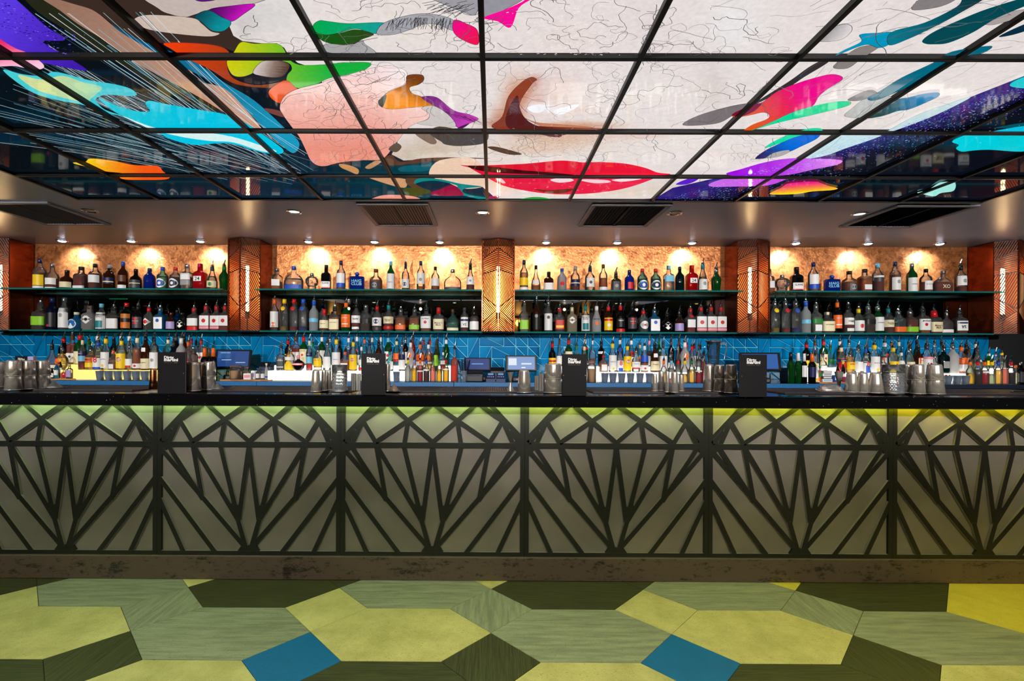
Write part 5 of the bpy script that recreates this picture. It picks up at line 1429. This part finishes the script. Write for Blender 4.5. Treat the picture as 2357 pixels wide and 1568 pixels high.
M_TIN = pbr('tin_steel', (232,224,212), .19, metal=.78, noise=.4, scale=14, col2=(200,192,182), stretch=(1,1,.05))
M_COP = pbr('tin_copper', (226,152,100), .18, metal=1.0)
M_DULL = pbr('tin_dull', (180,176,172), .3, metal=.8)
def tin_thing(name, X, Y, Z, rt, rb, h, mat, label, cat='cocktail shaker', group='shaker tins on the bar'):
    t = thing(name, (X, Y, Z), label, cat, group)
    r = lambda q: rb + (rt - rb) * q
    MB().lathe([(.001,r(0)-.003),(.003,r(0)),(h*.5,r(.5)),(h*.9,r(.9)),(h*.975,r(.97)-.001),(h,rt*.86)], 28).build('cup', mat, t, True)
    MB().lathe([(0,rb-.0005),(.0015,rb+.0016),(.0035,rb+.0016),(.0055,rb)], 28, cap=False).build('rim_bead', mat, t, True)
    return t
def tin(px, wt, wb_, yt, yb, kind, where):
    p = on_z(px, yb, ZM); s = p.y / F; h = (yb - yt) * s; X = p.x; rb, rt = wb_ * s / 2, wt * s / 2
    if kind == 'tin2':
        tin_thing('shaker_tin', X, p.y, ZM, rt * .93, rb, h * .9, M_TIN, f'lower steel shaker tin, {where}')
        rm = rb + (rt - rb) * .46
        tin_thing('shaker_tin', X, p.y, ZM + h * .46, rt, rm + .002, h * .54, M_TIN, f'upper steel shaker tin, {where}')
    elif kind == 'ribbed':
        t = thing('ribbed_jigger', (X, p.y, ZM), f'small ribbed steel measure, {where}', 'jigger', 'ribbed steel measures')
        m = MB(); n = 40; v = []; f = []
        for z in (0, h):
            for k in range(n): a = 2*math.pi*k/n; r_ = rb * (1.0 if k % 2 else .93); v.append((r_*math.cos(a), r_*math.sin(a), z))
        m.add(v, [(k, (k+1)%n, n+(k+1)%n, n+k) for k in range(n)] + [tuple(range(n-1,-1,-1)), tuple(range(n, 2*n))]); m.build('cup', M_DULL, t)
        MB().lathe([(h-.002,rb*.9),(h+.0005,rb*1.02),(h+.0015,rb*.98)], 24, cap=False).build('rim', M_DULL, t, True)
    else:
        tin_thing('shaker_tin', X, p.y, ZM, rt, rb, h, M_COP if kind == 'copper' else M_TIN, f'{"copper" if kind == "copper" else "steel"} shaker tin, {where}')
tin(31,26,32,829,898,'tin2','first of three double stacks before the first menu'); tin(64,26,32,829,896,'tin2','second of three double stacks before the first menu'); tin(97,26,32,829,894,'tin2','third of three double stacks before the first menu')
tin(-1,26,31,832,891,'tin2','cut off by the photo edge beside three stacks')
tin(353,12,18,849,898,'copper','half hidden behind the first menu')
tin(444,25,34,833,900,'tin','tallest beside the first menu'); tin(464,19,24,834,896,'tin','between two others beside the first menu'); tin(482,22,29,832,897,'tin2','in the stack next to the conical strainer')
tin(727,15,24,852,902,'tin','squat one before the first mixing glass'); tin(746,11,14,852,900,'tin','narrow, between squat tin and mixing glass'); tin(757.5,9,12,852,898,'tin','narrow, touching the first mixing glass')
tin(813.5,10,11,860,899,'ribbed','between first mixing glass and second menu'); tin(825,10,11,861,899,'ribbed','touching the second menu')
tin(892,12,13,838,901,'tin','just behind the second menu')
tin(1206,23,32,852,904,'tin','standing alone beside the hourglass jigger'); tin(1235.5,9,11,866,898,'ribbed','shorter of two before the third menu'); tin(1246,13,14,861,900,'ribbed','taller of two before the third menu'); tin(1273,36,44,837,904,'tin2','in the big stack before the third menu')
tin(1507,10,14,861,901,'tin','cone-like first of five after the third menu'); tin(1522,13,15,855,900,'tin','second of five after the third menu'); tin(1536,9,11.5,855,903,'tin','third of five after the third menu'); tin(1552,14,18,856,904,'tin','fourth of five after the third menu'); tin(1568,11,13,863,901,'tin','last of five after the third menu')
tin(1632,20,27,839,900,'tin','first of the tall trio before the fourth menu'); tin(1656,20,26,840,902,'tin2','in the middle stack before the fourth menu'); tin(1683,22,30,839,905,'tin2','in the stack touching the fourth menu')
tin(1960,19,29,858,903,'tin','first of three before the second mixing glass'); tin(1986,18,26,858,904,'tin','middle of three before the second mixing glass'); tin(2015,20,33,858,905,'tin','last of three, touching the second mixing glass')
tin(2089,17,22,839,905,'tin2','in the slim stack after the second mixing glass'); tin(2113,21,28,839,907,'tin2','in the middle stack after the second mixing glass'); tin(2151,26,39,839,907,'tin2','in the widest stack after the second mixing glass')
# mixing glasses with cut diamonds
def real_glass():
    m, nt, b, out = nmat('cut_glass'); b.inputs['Base Color'].default_value = (.97,.98,.98,1); b.inputs['Roughness'].default_value = .02; b.inputs['Transmission Weight'].default_value = .9; b.inputs['IOR'].default_value = 1.45; return m
M_CUT = real_glass()
def mixing_glass(px, w, yt, yb, label):
    p = on_z(px, yb, ZM); s = p.y / F; R, h = w*s/2, (yb-yt)*s; t = thing('mixing_glass', (p.x, p.y, ZM), label, 'mixing glass', 'cut mixing glasses')
    n = 28; rows_n = 11; v = []; f = []
    for j in range(rows_n + 1):
        z = h*.06 + (h*.66) * j / rows_n
        for i in range(n): a = 2*math.pi*(i + .5*(j % 2))/n; r_ = R * (1 - (.055 if (j//1) % 2 else 0)); v.append((r_*math.cos(a), r_*math.sin(a), z))
    for j in range(rows_n):
        for i in range(n):
            a, b_, c, d = j*n+i, j*n+(i+1)%n, (j+1)*n+i, (j+1)*n+(i+1)%n
            if j % 2 == 0: f += [(a, b_, c), (b_, d, c)]
            else: f += [(a, b_, d), (a, d, c)]
    m = MB().add(v, f); m.build('cut_wall', M_CUT, t)
    MB().lathe([(h*.72,R*.97),(h*.74,R*.985),(h,R),(h,R*.93),(h*.12,R*.86)], 28, cap=False).build('smooth_wall', M_G('cl'), t, True)
    MB().lathe([(0,R*.9),(.004,R*.95),(h*.06,R),(h*.10,R*.85)], 28).build('thick_base', M_CUT, t, True)
mixing_glass(781.5, 35, 840, 902, 'diamond-cut mixing glass beside the second menu'); mixing_glass(2055.5, 43, 840, 906, 'diamond-cut mixing glass between shaker tins at the far end')
# jiggers
def jigger(px, wt, wb_, yt, yb, waist, label):
    p = on_z(px, yb, ZM); s = p.y / F; h = (yb-yt)*s; t = thing('jigger', (p.x, p.y, ZM), label, 'jigger', 'hourglass jiggers')
    rt, rb = wt*s/2, wb_*s/2; hw = h * waist
    MB().lathe([(0,rb),(hw*.95,.0065),(hw*1.05,.0065),(h,rt)], 24, cap=False).build('double_cone', M_TIN, t, True)
    MB().lathe([(h-.0015,rt*.97),(h,rt*1.03),(h+.001,rt*.97)], 24, cap=False).build('rim', M_CHROME, t, True); MB().lathe([(hw*.95,.0075),(hw*1.05,.0075)], 16).build('collar', M_CHROME, t)
jigger(1174.5, 14, 15, 857, 900, .5, 'hourglass steel jigger beside a lone squat shaker tin'); jigger(1931, 18.5, 11, 856, 899, .25, 'tall hourglass steel jigger behind the ice scoop')
# conical strainers
M_MESH = pbr('strainer_mesh', (150,150,146), .35, metal=.9, bump=.6, scale=220)
def strainer(px, w, yt, yb, hx, label, mat=None):
    p = on_z(px, yb, ZM); s = p.y / F; R, h = w*s/2, (yb-yt)*s; t = thing('strainer', (p.x, p.y, ZM), label, 'strainer', 'conical cocktail strainers')
    MB().lathe([(.003,R),(h*.35,R*.72),(h*.7,R*.36),(h*.92,R*.14),(h,R*.03)], 24).build('cone', mat or M_MESH, t, True)
    MB().lathe([(0,R*1.01),(.002,R*1.04),(.004,R*1.01),(.004,R*.98)], 28, cap=False).build('rim', M_CHROME, t, True)
    if hx:
        q = X_at(hx, p.y, yb) - p.x; e = MB(); e.tube([(R*.9,0,.004),(q*.72,.01,.006),(q*.85,.022,.012),(q,.012,.02),(q*.97,-.004,.012),(q*.8,-.004,.006),(R*.9,-.006,.004)], .0022, 6); e.build('handle', M_CHROME, t, True)
strainer(125, 33, 877, 894, 161, 'conical strainer with a looped handle beside the triple tin stacks'); strainer(501, 27, 880, 897, 537, 'conical strainer with a looped handle beside the first menu tins'); strainer(907, 26, 884, 901, None, 'brownish conical strainer upturned beside the second menu', pbr('mesh_brown', (150,128,112), .4, metal=.6, bump=.5, scale=220))
# ice scoop
p = on_z(1908, 902, ZM); sc_ = thing('ice_scoop', (p.x, p.y, ZM), 'steel ice scoop lying mouth down on the bar', 'scoop'); s = p.y / F
v = []; f = []; n = 12; secs = [(-22,.35),(-19,.8),(-8,.98),(6,1),(18,.92),(30,.7)]
for k, (x, q) in enumerate(secs):
    for i in range(n + 1):
        a = math.pi * i / n; v.append((x*s, 16*s*q*math.cos(a)*.9, 17*s*q*math.sin(a) * (1 if k < 5 else .55) + .0005))
for k in range(len(secs)-1):
    for i in range(n): f.append((k*(n+1)+i, k*(n+1)+i+1, (k+1)*(n+1)+i+1, (k+1)*(n+1)+i))
f.append(tuple(range(n, -1, -1)))
o = mobj('bowl', v, f, M_TIN, sc_, True); md = o.modifiers.new('thick', 'SOLIDIFY'); md.thickness = .0012
MB().tube([(-20*s,0,.012),(-26*s,0,.014),(-31*s,.002,.012)], [.006,.005,.007], 8).build('handle', M_CHROME, sc_, True)
p = on_z(2345, 904, ZM); tg = thing('bar_spoon', (p.x, p.y, ZM), 'twisted steel bar spoon handle lying at the far end', 'spoon')
m = MB(); m.tube([(-.045,0,.008),(-.03,.003,.009),(0,0,.008),(.03,.003,.009),(.14,0,.008)], [.007,.005,.0055,.005,.005], 8); m.build('handle', M_CHROME, tg, True); MB().lathe([(0,.006),(.006,.012),(.012,.008)], 14, (.15,0,.003)).build('bowl', M_CHROME, tg, True)
# menus
M_MENU = pbr('menu_cover', (20,17,22), .65, spec=.2, noise=.3, scale=200, col2=(15,13,17)); M_PAGE = pbr('menu_page', (150,138,170), .6); M_INK = pbr('menu_white', (236,234,232), .5, emit=None); M_TANI = pbr('menu_tan', (150,120,84), .5)
def menu(x0, x1, y0, y1, label, spine=1, Zb=ZT, Y=None, small=False):
    if Y is None: p = on_z((x0+x1)/2, y1, Zb)
    else: p = Vector((X_at((x0+x1)/2, Y, y1), Y, Zb))
    s = p.y / F; w, h = (x1-x0)*s/2, ((y1-y0) * s if not small else .15)
    t = thing('menu', (p.x, p.y, Zb), label, 'menu', 'standing menus on the bar')
    MB().bbox(-w, w, 0, .004, 0, h, .001).build('cover', M_MENU, t); MB().bbox(-w + .002, w - .001, .0045, .013, .001, h - .002, .0008).build('pages', M_PAGE, t); MB().bbox(-w, w, .0135, .0175, 0, h, .001).build('back_cover', M_MENU, t)
    for body, yc, ww, b, m in (('Dirty', .138, .36, .045, M_INK), ('martini', .186, .51, .045, M_INK), ('COCKTAIL  BARS', .256, .50, 0, M_TANI)):
        co, fs = text_mesh(body, width=2*w*ww, height=h * {'D': .094, 'm': .072, 'C': .013}[body[0]], bold=b)
        xc = -w + 2*w*.24 + w*ww
        mobj('lettering', [(x + xc, -.0006, z + h*(1-yc)) for x, _, z in co], fs, m, t)
    if not small:
        for sx in (-1, 1): MB().lathe([(0,.0025),(.002,.0018)], 10).build('stud', pbr('brass', (226,190,120), .3, metal=1), t).matrix_local = Matrix.Translation((sx*w*.9, 0, h*.49)) @ Matrix.Rotation(math.pi/2, 4, 'X')
    return t
menu(362, 425.5, 810.5, 906.5, 'tall dark menu with white lettering, first along the bar'); menu(831, 886, 813.5, 909.5, 'tall dark menu with white lettering, second along the bar')
menu(1294, 1350, 815.5, 911.5, 'tall dark menu with white lettering, third along the bar'); menu(1704, 1765, 816.5, 914, 'tall dark menu with white lettering, fourth along the bar')
sm = menu(34, 64, 815, 870, 'small dark menu standing on the back counter behind shaker tins', Zb=ZB, Y=4.31, small=True)
sm2 = thing('leaflet_box', (X_at(71, 4.30), 4.295, ZB), 'pale lilac leaflet box beside the small back counter menu', 'box'); MB().bbox(-.026, .026, 0, .04, 0, .215, .002).build('carton', pbr('lilac_card', (170,164,214), .6), sm2); MB().bbox(-.022,.022,-.001,.0005,.02,.1,.0003).build('print', paper('v'), sm2)
sm.location.z = ZB + .066; MB().bbox(-.05, .05, 0, .02, -.066, 0, .002).build('stand', M_MENU, sm)

# ------------------------------------------------------------------ on the back counter
M_CUP = pbr('cup_steel', (186,204,226), .25, metal=.75)
def cup(px, w, yt, yb, label, Y=4.30, fill=None):
    X = X_at(px, Y, yb); s = Y/F; R, h = w*s/2, (yb-yt)*s; t = thing('steel_cup', (X, Y, ZB), label, 'cup', 'steel garnish cups')
    MB().lathe([(0,R*.62),(.003,R*.7),(h*.5,R*.86),(h-.002,R*.99),(h,R*1.03),(h,R*.95),(h*.3,R*.75),(.006,R*.5)], 24, cap=False).build('cup', M_CUP, t, True)
    MB().lathe([(.004,R*.1),(.007,R*.6)], 20).build('base', M_CUP, t)
    if fill: 
        m = MB(); rr = random.Random(int(px))
        for k in range(9): a = rr.uniform(0, 6.28); q = rr.uniform(0, R*.6); m.lathe([(0,.002),(.005,.009),(.01,.003)], 7, (q*math.cos(a), q*math.sin(a), h*.8 + rr.uniform(0,.015)))
        m.build('garnish', paper(fill), t)
for i, px in enumerate((231, 251.5, 272.5, 294, 314, 334.5)): cup(px, 19, 853, 875, f'steel garnish cup, {ORD[i]} of six on the first display', fill=None if i % 3 else 'o')
cup(352, 14, 853, 875, 'narrow steel cup at the end of six behind first menu', 4.30)
for i, px in enumerate((1391.5, 1410.5, 1430.5, 1451, 1472.5, 1494)): cup(px, 19, 859, 881, f'steel garnish cup, {ORD[i]} of six on the third display', fill=None if i % 2 else 'w')
for i, px in enumerate((2180.5, 2201.5, 2221)): cup(px, 18.5, 864, 884, f'steel garnish cup, {ORD[i]} of three before the far syrup bottles', 4.27, fill=None if i else 'o')
cup(913, 19, 856, 879, 'lone steel cup beside the milky syrup bottle')
cup(1068.5, 14, 853, 879, 'steel cup holding a fan of black straws')
cx_ = X_at(1068.5, 4.30, 879); M_STRAW = pbr('straw_black', (26,24,28), .35)
rr = random.Random(5)
for k in range(26):
    a = rr.uniform(-1, 1); b = rr.uniform(-.6, .6); t = link('straw', None, None, (cx_ + a*.012, 4.30 + b*.012, ZB + .012)); bpy.data.objects.remove(t)
    o = MB().tube([(0,0,0),(a*.045, b*.03, .19 + rr.uniform(-.012,.008))], .0024, 6).build('straw', M_STRAW); o.location = (cx_ + a*.010, 4.30 + b*.010, ZB + .010); tag(o, 'thin black straw fanned out in the steel cup', 'straw', 'black straws in the steel cup')
# terminals
M_SH = pbr('terminal_black', (26,28,34), .35); M_BASE = pbr('terminal_base', (34,40,50), .4)
def terminal(px, py, w, h, yaw, tilt, col, est, label, Y=4.45, win=()):
    c = on_y(px, py, Y); s = Y/F; W_, H_ = w*s/2, h*s/2/math.cos(tilt)
    t = thing('till_terminal', (c.x, Y + .03, ZB), label, 'till', 'touch screen tills', rz=yaw); zc = c.z - ZB
    R_ = Matrix.Translation((0, -.03, zc)) @ Matrix.Rotation(-tilt, 4, 'X')
    for nm, b, m in (('screen_housing', (-W_, W_, 0, .03, -H_, H_, .006), M_SH), ('display', (-W_*.86, W_*.86, -.0012, .0005, -H_*.80, H_*.80, .0002), emis('screen_' + label[:12], col, est))):
        o = MB().bbox(*b).build(nm, m, t); o.matrix_local = R_
        if nm == 'display': disp = o
    for (x0, x1, y0, y1, cc, e) in win: MB().box(x0*W_*.86, x1*W_*.86, -.0022, -.0014, y0*H_*.8, y1*H_*.8).build('screen_window', emis('win_%d_%d_%d' % cc + str(e), cc, e), disp)
    MB().bbox(-.03, .03, .0, .04, .01, zc, .006).build('stand', M_BASE, t); MB().bbox(-.085, .085, -.06, .11, 0, .045, .01).build('base', M_BASE, t); MB().bbox(-.05, .05, -.0615, -.059, .015, .03, .0004).build('badge', pbr('badge', (110,120,130), .4), t)
terminal(534, 826, 76, 44, .30, .45, (40,90,170), .55, 'angled touch screen till beside the wooden board', 4.54, ((-.95,-.2,.1,.95,(60,120,200),.5),(-.7,-.1,-.2,-.1,(190,220,250),.7),(.2,.8,-.55,-.45,(190,220,250),.7),(-.8,-.2,.72,.82,(190,220,250),.7)))
terminal(1099, 838, 62, 30, 0, .35, (20,70,150), .6, 'small touch screen till behind the black straws', 4.55, ((-.5,.5,-.1,.1,(130,180,240),.6),))
terminal(1200, 836, 72, 36, 0, .25, (120,160,220), .75, 'bright touch screen till beyond the second cluster of bottles', 4.42, ((-.95,-.35,-.35,.75,(225,232,250),.9),(0,.75,-.25,.02,(220,230,250),.85),(0,.3,-.8,-.62,(230,240,255),.9)))
terminal(1752, 832, 84, 42, -.35, .45, (40,110,200), .6, 'touch screen till half hidden by the fourth menu', 4.40, ((-.8,.3,.2,.3,(190,220,250),.6),))
def printer(px, w, yt, yb, label, Y=4.45):
    X = X_at(px, Y, yb); s = Y/F; W_, h = w*s/2, (yb-yt)*s; t = thing('receipt_printer', (X, Y, ZB), label, 'printer', 'black receipt printers')
    MB().bbox(-W_, W_, -.07, .09, 0, h*.78, .008).build('body', M_BASE, t); m = MB(); m.add([(-W_,-.07,h*.78),(W_,-.07,h*.78),(W_,.09,h*.78),(-W_,.09,h*.78),(-W_*.95,-.03,h),(W_*.95,-.03,h),(W_*.95,.08,h),(-W_*.95,.08,h)], [(0,1,5,4),(1,2,6,5),(2,3,7,6),(3,0,4,7),(4,5,6,7)]); m.build('lid', M_SH, t)
    MB().box(-W_*.7, W_*.7, -.0715, -.0695, h*.55, h*.6).build('paper_slot', pbr('slot', (8,8,9), .8), t)
printer(1145, 32, 842, 872, 'low black receipt printer behind the two card readers', 4.62); printer(1826, 38, 846, 880, 'bulky black receipt printer beside the dark wine bottles', 4.42); printer(1092, 40, 853, 877, 'black receipt printer under the small till', 4.40); printer(616, 26, 832, 872, 'black box device behind the small blue-topped bottles', 4.62)
for i, px in enumerate((1129.5, 1152.5)):
    Y = 4.36; X = X_at(px, Y, 878); t = thing('card_reader', (X, Y, ZB), f'blue-black card reader with keypad, {("nearer","farther from")[i]} the straws', 'card reader', 'card readers'); w = .041
    m = MB(); m.add([(-w,-.05,0),(w,-.05,0),(w,.06,0),(-w,.06,0),(-w,-.05,.03),(w,-.05,.03),(w*.9,.05,.08),(-w*.9,.05,.08)], [(3,2,1,0),(0,1,5,4),(1,2,6,5),(2,3,7,6),(3,0,4,7),(4,5,6,7)]); m.build('body', pbr('reader_blue', (22,44,92), .35), t)
    R_ = Matrix.Translation((0,-.0,.056)) @ Matrix.Rotation(math.radians(26.5), 4, 'X')
    o = MB().box(-w*.62, w*.62, .012, .045, -.001, .0015).build('display', emis('reader_lcd', (150,180,220), .6), t); o.matrix_local = R_
    for k in range(4):
        o = MB().box(-.004, .004, -.004, .004, -.001, .003).build('key', pbr('key_pale', (190,200,215), .4), t); o.matrix_local = R_ @ Matrix.Translation((-w*.6 + k*w*.4, -.022, 0))
# jars
M_SUGAR = pbr('sugar_brown', (196,150,104), .8, noise=.4, scale=160, col2=(160,116,76))
def jar(px, w, yt, yb, fill, label, Y=4.32, Z0=ZB):
    X = X_at(px, Y, yb); s = Y/F; R, h = w*s/2, (yb-yt)*s; t = thing('clip_jar', (X, Y, Z0), label, 'jar', 'clip-top glass jars')
    MB().lathe([(0,R*.9),(.004,R),(h*.72,R),(h*.8,R*.82),(h*.84,R*.84)], 20).build('glass_body', M_G('cl'), t, True); MB().lathe([(.004,R*.88),(.008,R*.93),(h*fill,R*.93)], 20).build('contents', M_SUGAR, t, True)
    MB().lathe([(h*.84,R*.86),(h*.88,R*.92),(h*.97,R*.9),(h,R*.6)], 20).build('lid', glass('lid_pink', (240,206,196), .4), t, True); MB().lathe([(h*.83,R*.86),(h*.845,R*.9),(h*.86,R*.86)], 20, cap=False).build('wire_clip', M_CHROME, t, True)
    MB().tube([(R*.4,-R*.92,h*.86),(R*.4,-R*1.05,h*.7),(-R*.4,-R*1.05,h*.7),(-R*.4,-R*.92,h*.86)], .0015, 6).build('clip_loop', M_CHROME, t)
ZW = ZB + .0155
jar(543, 27, 839, 872, .6, 'clip-top jar of brown sugar on the wooden board', 4.31, ZW); jar(564, 17, 839, 868, .5, 'smaller clip-top jar behind the sugar jar', 4.40, ZW); jar(1361, 22, 828, 879, .62, 'tall clip-top jar of sugar beside the third menu', 4.30)
# wooden boards, muddlers
M_WOOD = pbr('board_wood', (206,150,96), .5, noise=.3, scale=20, col2=(178,120,70), stretch=(1,8,8))
for a, b_, lab in ((113, 171, 'small wooden board carrying bitters bottles at the first display'), (515, 616, 'wooden board carrying the sugar jar beside the till'), (1875, 1950, 'wooden tray carrying cartons before the fourth display')):
    xa, xb = X_at(a, 4.33, 872), X_at(b_, 4.33, 872); t = thing('wooden_board', ((xa+xb)/2, 4.335, ZB), lab, 'board', 'wooden boards on the back counter'); w = (xb-xa)/2
    if a == 113: MB().bbox(-w, w, -.06, .03, 0, .015, .004).build('plank', M_WOOD, t)
    elif a == 1875: MB().bbox(-w, w, -.07, .03, 0, .015, .004).build('plank', M_WOOD, t)
    else: MB().bbox(-w, w, -.07, .10, 0, .015, .004).build('plank', M_WOOD, t)
    MB().box(-w*.5, w*.5, -.0702 if a != 113 else -.0602, -.069 if a != 113 else -.059, .005, .009).build('finger_groove', pbr('groove', (120,76,42), .6), t)
for a, b_, lab in ((126, 172, 'wooden muddler lying before the first display'), (601, 626, 'short pale muddler lying beside the second display')):
    xa, xb = X_at(a, 4.262, 872), X_at(b_, 4.262, 872); t = thing('muddler', ((xa+xb)/2, 4.262, ZB), lab, 'muddler', 'wooden muddlers'); w = (xb-xa)/2
    MB().tube([(-w,0,.010),(-w*.9,0,.010),(w*.6,0,.008),(w,0,.009)], [.006,.0085,.006,.0085], 10).build('shaft', M_WOOD, t, True); MB().tube([(w,0,.009),(w*1.08,0,.009)], [.0085,.005], 10).build('tip', M_WOOD, t)
# little bottles and cartons
row('120 9 24 j dk - k w10-50\n130 9 38 j sk - o w20-50\n148 13 22 q cl rd:60 s -\n160 11 32 s cl bk:40 s v10-60\n139.5 8 44 j dk - y w30-55 b', 4.325, ZW, 'of bitters bottles on first wooden board', 'bitters bottles on the first board', pyb=860)
row('593.5 9 26 j cl cl:60 b w10-50\n605 9 26 j cl cl:60 b w10-50\n613 7 37 w wh - w b10-20', 4.32, ZW, 'of small bottles on the second wooden board', 'small bottles on the second board', pyb=860)
row('1887 9 36 s cl rr:70 g g30-60\n1879 7 40 s wh - y y4-20\n1928 8 42 j dk - k r50-60\n1940.6 8 47 j dk - y w10-40', 4.335, ZW, 'of small bottles on the wooden tray', 'small bottles on the wooden tray', pyb=860)
def carton(px, w, y0, y1, cols, label, Y=4.31, Z0=ZW):
    X = X_at(px, Y, y1); s = Y/F; h = (y1-y0)*s; t = thing('carton', (X, Y, Z0), label, 'carton', 'small cartons on the boards'); MB().bbox(-w*s/2, w*s/2, -.02, .02, 0, h, .001).build('box', paper(cols[0]), t); MB().box(-w*s/2*.8, w*s/2*.8, -.0208, -.0203, h*.3, h*.75).build('print', paper(cols[1]), t); return h
z = ZW
for k, (c, d) in enumerate((('w','z'), ('d','w'), ('w','x'), ('x','w'))): z += carton(1905, 23 - k, 0, 6.3, (c, d), f'small tea carton, {ORD[k]} from bottom of the stack on the tray', 4.32, z) + .0005
carton(1921, 6, 861, 877, ('b','w'), 'narrow blue carton beside the stacked tea cartons', 4.29); carton(1945, 6, 866, 878, ('m','w'), 'narrow pink carton at the tray end', 4.29); carton(571, 17, 858, 872, ('w','p'), 'white carton with pink print beside the sugar jar', 4.29); carton(584, 9, 852, 872, ('w','v'), 'upright white carton beside the blue-topped bottles', 4.33)
# blender
Y = 4.30; X = X_at(1642, Y, 830); s = Y/F; t = thing('blender', (X, Y, ZB), 'clear blender jug with dark lid behind the tall shaker tins', 'blender')
zj = on_y(1640, 838, Y).z - ZB; zt_ = on_y(1640, 787, Y).z - ZB; R = 12.5*s
MB().bbox(-.025, .075, -.047, .04, 0, zj - .004, .012).build('motor_base', M_SH, t); MB().lathe([(zj,R*.78),(zj+.01,R*.85),(zt_,R*1.05)], 20, p=4).build('jug', glass('jug_blue', (170,214,232), .12), t, True); MB().lathe([(zj+.004,R*.76),(zj+.012,R*.8),(zj+(zt_-zj)*.38,R*.88)], 16, p=4).build('water', M_L('cl'), t, True)
MB().lathe([(zt_,R*1.25),(zt_+.008,R*1.25),(zt_+.013,R*.6),(zt_+.02,R*.55)], 20, p=4).build('lid', pbr('lid_dark', (60,66,74), .4), t); MB().tube([(R,0,zt_-.012),(R*2.3,0,zt_-.014),(R*2.45,0,zt_-.05),(R*2.1,0,zj+.045)], [.008,.009,.009,.006], 8).build('handle', glass('handle_clear', (190,214,226), .5), t, True)
for k in range(4): MB().lathe([(0,.005),(.006,.004)], 8, (.01 + k*.014, -.05, zj*.5)).build('knob', pbr('knob_grey', (120,124,130), .4), t)
# tumblers under the back counter
tm = MB(); tm.lathe([(0,.026),(.003,.03),(.082,.036),(.082,.033),(.01,.026)], 14, cap=False)
gme = bpy.data.meshes.new('tumbler'); gme.from_pydata(tm.v, [], tm.f); gme.materials.append(M_G('cl'))
k = 0
for a, b_, nm in ((440, 715, 'second'), (905, 1165, 'third'), (1352, 1505, 'fourth'), (2175, 2330, 'last')):
    px = a
    while px < b_:
        o = link('tumbler', gme, None, (X_at(px, 4.33, 895), 4.33, .9355)); tag(o, f'clear tumbler stored under the back counter behind the {nm} bar mat', 'glass', f'tumblers under the back counter behind the {nm} mat'); px += 21
